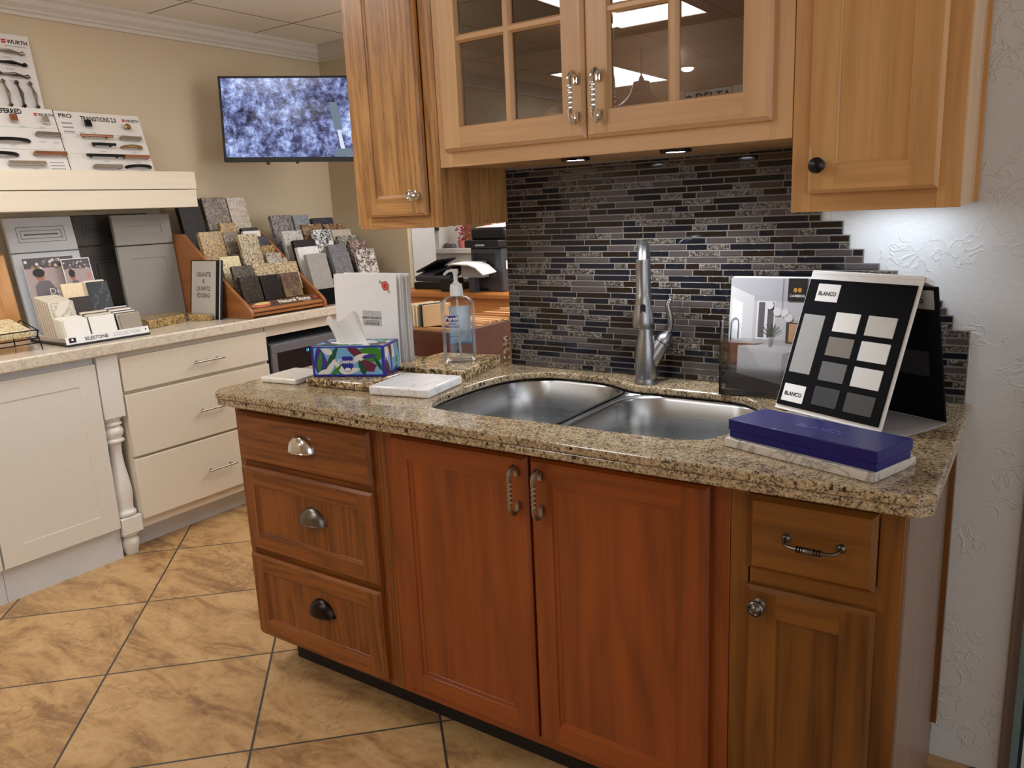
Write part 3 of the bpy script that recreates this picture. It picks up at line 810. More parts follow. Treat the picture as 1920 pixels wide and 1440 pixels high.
t = thing('cabinet_light_bar', 'slim light under the honey maple wall cabinet shining on the white wall', 'light', (-.31, 1.92, 1.3585))
MB().box(-.40, -.22, 1.90, 1.94, 1.3585, 1.3598, emit('bar_lens', (228, 240, 255), 15)).build('lens', t)

# contents of the glass cabinet
t = thing('shelf_light', 'added fill light hidden under the shelf inside the glass door cabinet', 'light', (-.945, 1.80, 1.805))  # added to brighten the box behind the glass, hidden by the door frame
MB(T(-.945, 1.80, 1.8)).lathe([(.024, .014), (.024, 0), (.034, 0), (.036, .004), (.036, .014)], M['bronze']).build('ring', t)
MB(T(-.945, 1.80, 1.802)).lathe([(0, 0), (.024, 0), (.024, .004)], emit('shelf_lens', (255, 238, 214), 12)).build('lens', t)
l = bpy.data.lights.new('shelf_fill_lamp', 'POINT'); l.energy = .6; l.color = (1, .95, .88); l.shadow_soft_size = .02
o = bpy.data.objects.new('shelf_fill_lamp', l); COL.objects.link(o); o.location = (-.945, 1.80, 1.785)
PEND = (-2.52, -1.90, 2.035)
pl = thing('pendant_lamp', 'dark bell-shaped pendant lamp mirrored in the right glass door', 'pendant lamp', PEND)
MB(T(*PEND)).lathe([(.172, 0), (.168, .012), (.135, .035), (.098, .065), (.075, .10), (.062, .135), (.055, .165), (.02, .172), (.012, .20), (0, .20)], plain('dark_shade', (40, 32, 30), .25), seg=40).build('shade', pl)
MB(T(*PEND)).tube([(0, 0, .2), (0, 0, CZ-PEND[2])], .006, M['black'], 8).build('rod', pl)
t = thing('product_box', 'grey-white cardboard box with black lettering behind the right glass door', 'box', (-.65, 1.82, 1.525))
MB().box(-.745, -.53, 1.76, 1.90, 1.5251, 1.628, plain('box_grey', (236, 238, 242), .6)).build('carton', t, bevel=.001)
mb = MB(FX(-.735, 1.7595, 1.5925)); mb.text('DELTA', .027, .026, .009, M['ink'], bold=.015)
for q in ((0, .11, .034, .035), (0, .11, .0, .001), (0, .001, 0, .035), (.109, .11, 0, .035)): mb.box(q[0], q[1], q[2], q[3], 0, .0004, M['ink'])
mb.disc(.012, .017, .009, .009, M['ink']); mb.text('A', .014, .012, .012, M['paper'], z=.0006, align='c')
mb.build('lettering', t)
fr = frame((-1.16, 1.90, 1.525), (1, 0, 0), (0, .25, 1))
MB(fr @ T(0, .075, 0)).lathe([(0, 0), (.03, 0), (.045, .004), (.058, .008), (.058, .0095), (.044, .0055), (.03, .0015), (0, .0015)], plain('taupe_glaze', (120, 92, 80), .12, .4), seg=32).build('plate', **L('round brown plate standing inside the left glass door', 'plate'))

# ------------------------------------------------------------------ left run (white cabinets)
XF = -3.222; XB = LX+.003
def lowcab(t, y0, y1, z0, z1, mat, xf=XF-.02): MB().box(XB, xf, y0, y1, z0, z1, mat).build('carcass', t)
for (y0, y1, lb) in ((1.180, 1.644, 'white shaker base cabinet beside the turned post'), (.71, 1.178, 'white shaker base cabinet at the left edge of the picture')):
    t = thing('shaker_cabinet', lb, 'cabinet', (-3.55, (y0+y1)/2, 0), 'white shaker base cabinets')
    MB().box(XB, XF-.02, y0, y1, .0, .876, M['plinth']).build('carcass', t)
    mb = MB(FY(XF-.02, y0+.004, .138)); framed(mb, y1-y0-.006, .712, .078, M['white'], M['white'], ch=.002, rec=.009, slope=.001)
    mb.build('door', t, smooth=0, bevel=.0006)
p = thing('turned_post', 'white turned wooden corner post between the white cabinets', 'post', (-3.262, 1.693, 0))
MB().box(-3.309, XF+.002, 1.648, 1.738, .611, .877, M['post']).build('upper_block', p, bevel=.003)
MB(T(-3.265, 1.692, 0)).lathe([(.036, .172), (.044, .18), (.046, .188), (.042, .195), (.037, .2), (.036, .21), (.037, .225), (.041, .27), (.040, .30), (.034, .35), (.027, .40), (.024, .45), (.026, .49), (.030, .50), (.041, .506), (.041, .514), (.032, .52), (.034, .525), (.042, .54), (.042, .557), (.034, .57), (.030, .574), (.041, .58), (.041, .586), (.033, .592), (.040, .60), (.043, .612)], M['post'], seg=32).build('turned_shaft', p, smooth=50)
MB().box(-3.309, XF+.002, 1.648, 1.738, .098, .172, M['post']).build('lower_block', p, bevel=.003)
MB(T(-3.265, 1.692, 0)).lathe([(.028, 0), (.030, .01), (.034, .03), (.038, .05), (.037, .064), (.030, .072), (.026, .078), (.032, .083), (.040, .086), (.042, .09), (.042, .0985)], M['post'], seg=32).build('foot', p, smooth=50)
t = thing('white_drawer_cabinet', 'white base cabinet with three slab drawers and bar handles', 'cabinet', (-3.55, 2.12, 0))
MB().box(XB, XF-.022, 1.742, 2.500, .10, .876, M['whitew']).build('carcass', t)
MB().box(XB, -3.315, 1.742, 2.500, 0, .10, M['plinth']).build('toe_kick', t)
for z0, z1, hz in ((.712, .856, .779), (.424, .696, .554), (.142, .412, .266)):
    dr = MB().box(XF-.02, XF, 1.748, 2.494, z0, z1, M['whitew']).build('drawer', t, bevel=.002)
    mb = MB(FY(XF, 2.072, hz)); mb.tube([(0, 0, .03), (.158, 0, .03)], .0048, M['nickel'], 12)
    for yy in (.025, .133): mb.tube([(yy, 0, 0), (yy, 0, .03)], .004, M['nickel'], 10)
    mb.build('handle', dr)
t = thing('microwave_cabinet', 'white cabinet with a black opening holding the microwave', 'cabinet', (-3.55, 2.85, 0))
mb = MB(); mb.box(XB, XF-.015, 2.502, 3.62, .826, .876, M['whitew']); mb.box(XB, XF-.015, 2.502, 2.514, .1, .826, M['black']); mb.box(XB, XF-.015, 3.16, 3.62, .1, .826, M['whitew']); mb.box(XB, XF-.015, 2.514, 3.16, .10, .36, M['whitew']); mb.box(XB, -3.6, 2.514, 3.16, .36, .826, M['black']); mb.box(XB, -3.315, 2.502, 3.62, 0, .1, M['plinth'])
mb.build('carcass', t, bevel=.001)
t = thing('microwave', 'stainless steel microwave drawer built in under the white countertop', 'microwave', (-3.4, 2.83, .37))
mg = plain('microwave_grey', (122, 124, 132), .45, .3)
MB().box(-3.58, -3.236, 2.518, 3.155, .362, .783, mg).build('body', t, bevel=.002)
MB().box(-3.236, -3.226, 2.545, 3.13, .40, .735, plain('dark_glass', (30, 32, 38), .1)).build('door_glass', t, bevel=.002)
mb = MB()
for q in ((2.518, 3.155, .738, .783), (2.518, 3.155, .362, .40), (2.518, 2.548, .40, .738), (3.125, 3.155, .40, .738)): mb.box(-3.236, -3.219, *q, mg)
mb.build('door_frame', t, bevel=.002)
MB(FY(-3.2255, 2.74, .715)).text('11', .02, 0, 0, emit('clock_blue', (80, 170, 255), 3)).build('clock_digits', t)

t = thing('white_countertop', 'cream quartz countertop along the left wall', 'countertop', (-3.55, 2.1, .878))
MB().box(XB, -3.200, .70, 3.625, .880, .9275, M['quartz']).build('slab', t, bevel=.006)

# ------------------------------------------------------------------ mantel beam
t = thing('mantel_shelf', 'thick whitewashed wooden mantel shelf on the left wall', 'shelf', (-3.75, 1.7, 1.471))
def whitewash():
    q = NT('whitewashed_pine'); n = q.n('TexNoise', Vector=q.coord((3, .8, 14)), Scale=3.0, Detail=4.0).outputs[0]
    k = q.n('TexVoronoi', Vector=q.coord((1, 1, 1.6)), Scale=3.3).outputs['Distance']
    c = q.mix(n, srgb(238, 228, 208), srgb(226, 212, 188)); c = q.mix(q.ramp(k, [(.03, (.35, .35, .35, 1)), (.09, (0, 0, 0, 1))]), c, srgb(200, 172, 130))
    return q.bsdf(c, .45)
M['ww'] = whitewash()
MB().box(XB, -3.598, .7, 2.472, 1.558, 1.641, M['ww']).build('upper_board', t, bevel=.002)
MB().box(XB, -3.602, .7, 2.470, 1.471, 1.555, M['ww']).build('lower_board', t, bevel=.002)

# ------------------------------------------------------------------ hardware display boards
BM = plain('display_board', (226, 220, 212), .6)
def pull_bar(par, Mx, u, v, ln, mat, style, ang=0):
    X = Mx @ T(u, v, 0) @ Matrix.Rotation(math.radians(ang), 4, 'Z'); mb = MB(X); h = ln/2
    if style == 'bar':
        mb.tube([(-h, 0, .022), (h, 0, .022)], .0068, mat, 8)
        for s in (-.7, .7): mb.tube([(h*s, 0, 0), (h*s, 0, .022)], .005, mat, 8)
    elif style == 'flat':
        mb.box(-h, h, -.0075, .0075, .016, .025, mat); mb.box(-h, -h+.009, -.006, .006, 0, .02, mat); mb.box(h-.009, h, -.006, .006, 0, .02, mat)
    elif style == 'arch':
        P = [(h*math.cos(PI*i/14), 0, .024*math.sin(PI*i/14)) for i in range(15)]
        mb.tube(P, .0072, mat, 8, flat=1.3)
    elif style == 'spoon':
        P = [(-h, 0, .012), (-h*.86, 0, .016), (-h*.66, 0, .012), (-h*.35, 0, .019), (0, 0, .024), (h*.35, 0, .019), (h*.66, 0, .012), (h*.86, 0, .016), (h, 0, .012)]
        mb.tube(P, [.004, .0095, .0045, .0055, .0085, .0055, .0045, .0095, .004], mat, 10)
        for s in (-.86, .86): mb.tube([(h*s, 0, 0), (h*s, 0, .014)], .006, mat, 8)
    mb.build('pull', par)
def hw_knob(par, Mx, u, v, mat, square):
    mb = MB(Mx @ T(u, v, 0))
    if square: mb.tube([(0, 0, 0), (0, 0, .014)], .006, mat, 8); mb.box(-.014, .014, -.014, .014, .014, .024, mat)
    else: mb.lathe([(0, 0), (.007, 0), (.006, .012), (.014, .016), (.015, .022), (.011, .026), (0, .026)], mat, seg=18)
    mb.build('knob', par)
def wlogo(mb, x, y, s):
    for dy in (0, s*.42): mb.box(x, x+s*.8, y+dy, y+dy+s*.34, 0, .0005, M['red'])
    mb.text('WURTH', s*1.05, x+s*1.0, y, M['ink'], bold=.03)
def capt(mb, x, y, w=.03):
    mb.box(x, x+w, y, y+.0016, 0, .0003, M['grey']); mb.box(x+.004, x+w*.8, y-.004, y-.0025, 0, .0003, M['grey'])
W_, H_ = .404, .279
def board(label, y0, xb, xt, h, w=W_):
    o = (xb, y0, 1.6412); up = (xt-xb, 0, h)
    hh = math.hypot(xt-xb, h)
    X = frame(o, (0, 1, 0), up)
    t = thing('hardware_board', label, 'display board', (xb-.02, y0+w/2, 1.6412), 'cabinet hardware boards on the mantel shelf')
    MB(X).box(0, w, 0, hh, -.008, 0, BM).build('panel', t, bevel=.0008)
    return t, X, hh
# right board
t, X, hh = board('white cabinet hardware board on the mantel, rightmost with a PRO mark', 1.908, -3.68, -3.763, .267)
mb = MB(X); V = lambda v: hh*(1-v); U = lambda u: W_*u
mb.text('PRO', .026, U(.05), V(.105), M['ink'], bold=.03, sx=1.2); mb.text('TRANSITIONS 2.0', .030, U(.29), V(.14), M['ink'], bold=.03, sx=.72); wlogo(mb, U(.78), V(.12), .017)
for k in range(3): mb.box(U(.06), U(.18), V(.21+.07*k), V(.185+.07*k), 0, .0004, M['grey'])
for v in (.37, .70): mb.box(U(.05), U(.98), V(v)-.0006, V(v)+.0006, 0, .0004, M['grey'])
for u, v in ((.22, .34), (.36, .34), (.72, .36), (.84, .37), (.42, .5), (.78, .51), (.4, .65), (.78, .66), (.4, .82), (.78, .83), (.42, .98), (.8, .98)): capt(mb, U(u), V(v))
mb.build('lettering', t)
hw_knob(t, X, U(.335), V(.21), M['blackmetal'], True); hw_knob(t, X, U(.80), V(.23), M['brass'], False)
for u, v, ln, mt, st in ((.39, .42, .15, M['gold'], 'bar'), (.80, .43, .10, M['nickel'], 'flat'), (.44, .56, .11, M['blackmetal'], 'bar'), (.79, .58, .095, M['brass'], 'arch'), (.42, .75, .175, M['blackmetal'], 'bar'), (.80, .755, .125, M['gold'], 'flat'), (.42, .93, .13, M['nickel'], 'flat'), (.80, .92, .12, M['blackmetal'], 'arch')): pull_bar(t, X, U(u), V(v), ln, mt, st)
# left low board
t, X, hh = board('white cabinet hardware board on the mantel, lower left one headed PREFERRED', 1.502, -3.676, -3.758, .270)
MB(X).box(W_-.001, W_+.002, 0, hh, -.008, .0005, M['black']).build('edge', t)
mb = MB(X)
mb.text('PREFERRED', .030, U(.52), V(.105), M['ink'], align='c', bold=.04, sx=.82); wlogo(mb, U(.79), V(.12), .017)
for v in (.32, .66): mb.box(U(.05), U(.98), V(v)-.0006, V(v)+.0006, 0, .0004, M['grey'])
for k in range(3): mb.box(U(.80), U(.95), V(.87+.05*k), V(.855+.05*k), 0, .0004, M['grey'])
for u, v in ((.6, .3), (.8, .3), (.76, .53), (.9, .54), (.45, .6), (.7, .88), (.6, .97)): capt(mb, U(u), V(v))
mb.build('lettering', t)
hw_knob(t, X, U(.55), V(.2), M['gold'], True); hw_knob(t, X, U(.87), V(.2), M['chrome'], True)
for u, v, ln, mt, st in ((.86, .43, .10, M['nickel'], 'flat'), (.45, .54, .16, M['blackmetal'], 'arch'), (.82, .74, .135, M['gold'], 'flat'), (.3, .76, .15, M['blackmetal'], 'arch'), (.55, .9, .15, M['chrome'], 'flat')): pull_bar(t, X, U(u), V(v), ln, mt, st)
# tall board behind
t, X, hh = board('tall white hardware board behind the other two on the mantel', 1.500, -3.776, -3.861, .586)
mb = MB(X); wlogo(mb, .288, hh-.040, .022); mb.box(.30, .385, hh-.052, hh-.049, 0, .0004, M['grey'])
for v in (.078, .126, .176): capt(mb, .28, hh-v-.022, .04)
mb.build('lettering', t)
for v, mt in ((.080, M['nickel']), (.128, M['blackmetal']), (.178, M['pewter'])): pull_bar(t, X, .300, hh-v, .135, mt, 'spoon', -3)
for u, mt in ((.255, M['nickel']), (.310, M['pewter']), (.366, M['nickel'])): pull_bar(t, X, u, hh-.258, .115, mt, 'spoon', -84)

# ------------------------------------------------------------------ television
q = math.radians(35.1)
X = frame((-3.70, 2.747, 2.127), (math.cos(q), math.sin(q), -.038), (0, 0, 1))
X = X @ Matrix.Rotation(math.radians(0), 4, 'Z')
t = thing('television', 'flat black-framed television angled across the wall corner, showing stone', 'television', (-3.5, 3.0, 1.70))
Wt, Ht = .735, .428
MB(X).box(0, Wt, -Ht, 0, -.04, 0, M['black']).build('case', t, bevel=.003)
MB(X).box(.012, Wt-.012, -Ht+.024, -.011, 0, .0012, M['tv']).build('screen', t, smooth=0)
bz = MB(X)
for a in ((0, Wt, -.010, 0), (0, Wt, -Ht, -Ht+.023), (0, .011, -Ht, 0), (Wt-.011, Wt, -Ht, 0)): bz.box(*a, 0, .004, M['black'])
bz.box(.22, .235, -Ht-.014, -Ht, -.01, 0, M['black']); bz.box(.375, .39, -Ht-.01, -Ht, -.01, 0, M['black'])
bz.build('bezel', t)
sc = MB(X); tg = emit('tv_tool_grey', (98, 112, 124), 1.0); tl2 = emit('tv_tool_light', (190, 200, 214), 1.0)
sc.prism([(.565, -.13), (.605, -.13), (.632, -.265), (.590, -.27)], .0012, .0016, tg); sc.prism([(.603, -.27), (.62, -.27), (.640, -.365), (.618, -.365)], .0012, .0016, tl2)
sc.build('picture_detail', t); sc = MB(X); sc.prism([(.582, -.403), (.585, -.375), (.60, -.363), (.67, -.363), (.68, -.403)], .0012, .0017, tg)
sc.build('picture_detail', t)
MB(X).box(.33, .41, -.26, -.18, -.40, -.04, M['black']).build('wall_bracket', t)

# ------------------------------------------------------------------ cabinet door samples leaning on the left wall
def sample_door(label, y0, y1, xb, xt, h, mat, split, raised=None, groove=None):
    w = y1-y0; X = frame((xb, y0, .9325), (0, 1, 0), (xt-xb, 0, h)); hh = math.hypot(h, xt-xb)-.004
    t = thing('door_sample', label, 'door sample', (xb, (y0+y1)/2, .9277), 'cabinet door samples under the mantel')
    for (a, b, nm) in ((0, split-.002, 'door_panel'), (split+.002, hh, 'drawer_front')):
        mb = MB(X @ T(0, a, -.02)); H = b-a
        fr = .055 if nm == 'drawer_front' else .062
        framed(mb, w, H, fr, mat, mat, ch=.003, rec=.009, slope=.002 if not raised else .006)
        if raised:
            s = fr+.02
            mb.box(s, w-s, s, H-s, .008, .018, mat)
            gm = groove
            for ins in (fr-.012, fr+.004, s):
                for q in ((ins, w-ins, ins, ins+.002), (ins, w-ins, H-ins-.002, H-ins), (ins, ins+.002, ins, H-ins), (w-ins-.002, w-ins, ins, H-ins)):
                    if q[1] > q[0] and q[3] > q[2]: mb.box(*q, .010, .0206 if ins != fr+.004 else .0175, gm)
        mb.build(nm, t, smooth=0)
gr = plain('sample_grey', (146, 142, 134), .45)
sample_door('grey shaker door sample leaning right under the mantel', 2.105, 2.408, -3.722, -3.768, .518, gr, .368)
sample_door('pale blue-white raised panel door sample with dark glaze lines', 1.650, 1.945, -3.720, -3.826, .522, plain('sample_white', (206, 210, 214), .45), .372, True, plain('glaze', (92, 88, 88), .6))
sample_door('dark charcoal raised panel door sample behind the grey shaker one', 1.972, 2.36, -3.84, -3.875, .524, plain('sample_dark', (66, 60, 54), .5), .375, True, plain('glaze_dark', (30, 27, 25), .6))
mb = MB(frame((-3.715, 1.30, .9277), (0, 1, 0), (-.075, 0, .37))); framed(mb, .312, .375, .06, wood('sample_orange', (206, 152, 92), (178, 120, 66), 'z', seed=20.0), OAK['x'])
mb.build('wood_door_sample', smooth=0, **L('orange wood door sample at the left edge under the mantel', 'door sample'))

# ------------------------------------------------------------------ sample slabs
GR = {
 'a': granite('dark_brown_granite', G((0, (20, 18, 16)), (.45, (40, 34, 28)), (.75, (62, 54, 42)), (.92, (92, 84, 66))), 300),
 'black': granite('black_granite', G((0, (14, 15, 18)), (.8, (22, 23, 27)), (.97, (40, 42, 48))), 300),
 'brownm': granite('brown_marble_granite', G((0, (72, 54, 46)), (.4, (100, 80, 68)), (.7, (120, 98, 82)), (.93, (150, 128, 96))), 150, patch=(136, 116, 84), warp=.02),
 'olive': granite('olive_dark_granite', G((0, (32, 30, 26)), (.3, (62, 58, 48)), (.55, (92, 86, 72)), (.8, (122, 114, 98))), 260),
 'creamsp': granite('cream_speckle_granite', G((0, (40, 34, 30)), (.12, (150, 126, 92)), (.32, (196, 172, 132)), (.55, (224, 204, 168)), (.85, (150, 134, 116))), 200, warp=.008),
 'creamy': granite('cream_yellow_granite', G((0, (70, 60, 48)), (.08, (196, 178, 130)), (.35, (230, 214, 170)), (.7, (238, 226, 190))), 180, warp=.008),
 'creamb': granite('cream_black_granite', G((0, (34, 32, 30)), (.16, (128, 116, 98)), (.34, (196, 180, 146)), (.6, (222, 208, 178)), (.85, (160, 144, 112))), 190, warp=.006),
 'gold': granite('gold_granite', G((0, (44, 34, 24)), (.16, (128, 96, 56)), (.35, (182, 148, 88)), (.6, (206, 176, 116)), (.82, (150, 130, 104))), 190, warp=.008),
 'greyc': granite('grey_cream_granite', G((0, (50, 48, 46)), (.14, (132, 124, 114)), (.36, (178, 168, 152)), (.65, (202, 192, 176))), 230),
 'bluebl': granite('blue_black_granite', G((0, (30, 32, 44)), (.4, (56, 58, 72)), (.7, (84, 86, 98))), 240),
 'brownsp': granite('brown_grey_granite', G((0, (36, 30, 28)), (.2, (98, 84, 70)), (.42, (138, 122, 102)), (.65, (160, 146, 124)), (.85, (112, 108, 100))), 150, warp=.008),
 'palesp': granite('pale_pink_granite', G((0, (58, 52, 48)), (.08, (150, 136, 122)), (.3, (190, 176, 160)), (.65, (206, 194, 178))), 190),
 'nearbl': granite('black_brown_granite', G((0, (18, 16, 16)), (.6, (36, 28, 26)), (.9, (66, 48, 38))), 90, .55, warp=.02),
 'white': marble('white_sample', (232, 232, 230), (196, 196, 198), 8, .02),
 'greypur': granite('grey_purple_granite', G((0, (58, 54, 58)), (.25, (110, 106, 112)), (.5, (146, 142, 146)), (.8, (174, 164, 160))), 170, warp=.01),
 'bluegr': granite('blue_grey_granite', G((0, (110, 118, 124)), (.3, (142, 150, 156)), (.7, (160, 168, 172))), 200),
 'redbr': granite('red_brown_granite', G((0, (40, 32, 28)), (.25, (116, 82, 56)), (.5, (150, 116, 84)), (.8, (178, 160, 138))), 110, warp=.015),
 'wgrey': granite('white_grey_granite', G((0, (60, 58, 56)), (.06, (150, 146, 142)), (.25, (196, 192, 186)), (.6, (210, 206, 200))), 220),
 'blackm': plain('black_quartz', (30, 32, 38), .3),
 'grey': granite('mid_grey_quartz', G((0, (148, 146, 140)), (.4, (160, 158, 152)), (.7, (170, 168, 162))), 320),
 'bw': granite('black_white_marble', G((0, (26, 28, 34)), (.28, (120, 122, 128)), (.45, (214, 214, 214)), (.7, (232, 232, 230))), 70, warp=.03),
 'beige': granite('beige_quartz', G((0, (178, 168, 152)), (.5, (188, 178, 164))), 250),
 'bwspk': granite('grey_green_marble', G((0, (60, 64, 60)), (.35, (128, 128, 118)), (.6, (186, 182, 172))), 90, warp=.02),
 'dgreysp': granite('grey_salt_pepper', G((0, (88, 88, 94)), (.4, (118, 118, 124)), (.75, (148, 146, 150))), 330),
 'pink': granite('pink_brown_marble', G((0, (70, 54, 52)), (.3, (124, 98, 92)), (.6, (164, 142, 134)), (.85, (196, 184, 176))), 90, warp=.02),
 'bwp': granite('white_black_marble', G((0, (30, 32, 42)), (.3, (110, 92, 86)), (.42, (206, 196, 186)), (.75, (232, 228, 222))), 80, warp=.03),
}
def slab_sample(mat, label, xb, zb, y0, y1, zt, th=.02, group='stone samples on the wooden rack'):
    h = zt-zb
    X = frame((xb, y0, zb), (0, 1, 0), (-.25*h, 0, h))
    MB(X).box(0, y1-y0-.002, 0, math.hypot(h, .25*h), -th, 0, GR[mat]).build('stone_sample', bevel=.0015, **L(label, 'stone sample', group))
def lab(s, rk): return f'{s}, {rk}'
R1 = [('a', 'dark brown speckled stone sample, front row left above the rack sign', -3.28, 1.0, 2.444, 2.559, 1.126, .02),
 ('black', 'solid black stone sample, front row middle above the rack sign', -3.28, 1.0, 2.566, 2.680, 1.122, .02),
 ('brownm', 'brown marbled stone sample, front row right above the rack sign', -3.28, 1.0, 2.694, 2.811, 1.122, .02),
 ('olive', 'olive-grey granite sample just behind the dark brown speckled one', -3.325, 1.02, 2.448, 2.571, 1.176, .02),
 ('creamsp', 'cream speckled sample rising behind the solid black one', -3.35, 1.03, 2.589, 2.722, 1.176, .02),
 ('creamsp', 'cream speckled sample rising behind the brown marbled one', -3.35, 1.03, 2.724, 2.872, 1.172, .02),
 ('creamy', 'pale yellow cream granite sample near the framed sign', -3.43, 1.07, 2.462, 2.576, 1.222, .02),
 ('creamb', 'long cream and black speckled granite sample in the middle of the rack', -3.43, 1.07, 2.602, 2.723, 1.326, .02),
 ('greyc', 'small grey-cream sample on the right steps of the rack', -3.43, 1.07, 2.743, 2.840, 1.220, .02),
 ('greyc', 'grey speckled sample at the far right end of the rack steps', -3.43, 1.07, 2.842, 2.872, 1.190, .02),
 ('gold', 'large gold granite sample at the left side of the rack', -3.52, 1.13, 2.433, 2.567, 1.347, .026),
 ('brownsp', 'gold-grey granite sample beside the large gold one', -3.52, 1.13, 2.569, 2.662, 1.337, .02),
 ('gold', 'small tan granite sample stepping up on the rack right side', -3.52, 1.15, 2.778, 2.868, 1.259, .02),
 ('bluebl', 'small blue-black granite sample on the rack right side', -3.565, 1.19, 2.800, 2.870, 1.308, .02),
 ('gold', 'gold granite sample overlapping the foot of the tall brown-grey one', -3.60, 1.20, 2.610, 2.705, 1.386, .02),
 ('white', 'white stone sample below a rounded black one on the rack', -3.60, 1.20, 2.742, 2.854, 1.338, .02),
 ('black', 'black stone sample peeking over the white one on the rack', -3.635, 1.23, 2.756, 2.865, 1.355, .02),
 ('brownsp', 'tall brown-grey speckled granite sample in the top row', -3.70, 1.29, 2.599, 2.746, 1.520, .03),
 ('palesp', 'tall pale grey-pink granite sample at the right of the top row', -3.70, 1.29, 2.752, 2.868, 1.518, .024),
 ('nearbl', 'tall near-black granite sample beside the mantel end, top row', -3.70, 1.23, 2.460, 2.592, 1.521, .03)]
for r in R1: slab_sample(*r[:8])
rk = thing('sample_rack', 'orange-brown wooden stepped rack holding granite samples', 'rack', (-3.47, 2.65, .9277))
side = [(-3.215, .9277), (-3.205, .94), (-3.208, .965), (-3.225, .985), (-3.40, 1.115), (-3.68, 1.34), (-3.86, 1.34), (-3.86, .9277)]
for y0 in (2.412, 2.878):
    X = Matrix(((1, 0, 0, 0), (0, 0, 1, 0), (0, 1, 0, 0), (0, 0, 0, 1)))
    MB(X).prism(side, y0, y0+.018, RCK['x']).build('side_panel', rk, bevel=.003)
for i, (xx, zz) in enumerate(((-3.28, 1.0), (-3.43, 1.02), (-3.52, 1.07), (-3.60, 1.12), (-3.70, 1.22))):
    MB().box(xx-.085, xx+.014, 2.43, 2.878, zz-.018, zz-.007, RCK['y']).build('step', rk)
MB().box(-3.268, -3.218, 2.43, 2.878, .9380, .950, RCK['y']).build('rail', rk)
MB().box(-3.262, -3.236, 2.43, 2.878, .950, .968, M['black']).build('slot', rk)
X = frame((-3.214, 2.43, .962), (0, 1, 0), (-.62, 0, .42))
MB(X).box(0, .448, 0, .020, -.012, 0, RCK['y']).build('lip', rk, bevel=.003)
X = frame((-3.232, 2.432, .972), (0, 1, 0), (-.55, 0, .42))
mb = MB(X); mb.box(0, .442, 0, .045, -.006, 0, plain('sign_brown', (84, 62, 50), .35)); mb.disc(.075, .02, .06, .016, plain('sign_flame', (196, 110, 70), .35), n=14); mb.disc(.09, .03, .05, .009, plain('sign_sand', (220, 190, 130), .35), z=.0005, n=14)
mb.text('Natural Stone', .036, .185, .014, M['paperw'], bold=.02); mb.text('Collection', .012, .33, .003, M['paperw']); mb.disc(.425, .024, .011, .011, M['red'])
mb.build('sign_strip', rk)

R2 = [('grey', 'plain grey quartz sample at the front left of the black stand', -3.30, 1.0, 2.909, 3.050, 1.203),
 ('dgreysp', 'salt and pepper grey granite sample, front middle of the black stand', -3.30, 1.0, 3.087, 3.222, 1.198),
 ('bwp', 'white, black and brown marbled sample, front right of the black stand', -3.30, 1.0, 3.273, 3.422, 1.203),
 ('white', 'white marble sample right behind the plain grey quartz one', -3.37, 1.03, 2.916, 3.062, 1.240),
 ('dgreysp', 'dark grey granite sample above the salt and pepper one', -3.37, 1.03, 3.135, 3.273, 1.238),
 ('pink', 'pinkish brown marbled sample in the right half of the black stand', -3.37, 1.03, 3.302, 3.434, 1.253),
 ('blackm', 'plain black quartz sample behind the white marble one', -3.44, 1.07, 2.952, 3.104, 1.276),
 ('bw', 'white and black swirled marble sample, middle of the black stand', -3.44, 1.07, 3.108, 3.241, 1.325),
 ('bwspk', 'grey-green marbled sample at the right of the black stand', -3.44, 1.07, 3.282, 3.428, 1.281),
 ('wgrey', 'white-grey lightly speckled sample at the left of the black stand', -3.51, 1.11, 2.942, 3.082, 1.327),
 ('redbr', 'red-brown granite sample near the back of the black stand', -3.51, 1.11, 3.094, 3.237, 1.357),
 ('beige', 'plain beige quartz sample near the right wall corner', -3.51, 1.11, 3.301, 3.454, 1.317),
 ('redbr', 'rust brown granite sample, right half of the back rows', -3.58, 1.15, 3.306, 3.471, 1.352),
 ('greypur', 'grey-purple granite sample, top row left of the black stand', -3.64, 1.19, 2.981, 3.127, 1.414),
 ('bluegr', 'pale blue-grey granite sample, top row middle of the black stand', -3.64, 1.19, 3.139, 3.256, 1.412),
 ('bluebl', 'dim dark grey granite sample, top row right of the black stand', -3.64, 1.19, 3.274, 3.441, 1.389)]
for r in R2: slab_sample(*r, .024, 'stone samples on the black stand')
bs = thing('sample_stand', 'black stepped stand holding grey and white stone samples', 'stand', (-3.5, 3.2, .9277))
for (xx, zz) in ((-3.30, 1.0), (-3.37, 1.03), (-3.44, 1.07), (-3.51, 1.11), (-3.58, 1.15), (-3.64, 1.19)):
    MB().box(xx-.10, xx+.012, 2.905, 3.49, zz-.020, zz-.008, M['blackm']).build('step', bs)
MB().box(-3.29, -3.275, 2.905, 3.49, .9277, 1.016, M['blackm']).build('front_board', bs)
for y0 in (2.900, 3.478): MB(Matrix(((1, 0, 0, 0), (0, 0, 1, 0), (0, 1, 0, 0), (0, 0, 0, 1)))).prism([(-3.28, .9277), (-3.28, 1.0), (-3.64, 1.18), (-3.72, 1.18), (-3.72, .9277)], y0-.0, y0+.005, M['blackm']).build('side_panel', bs)

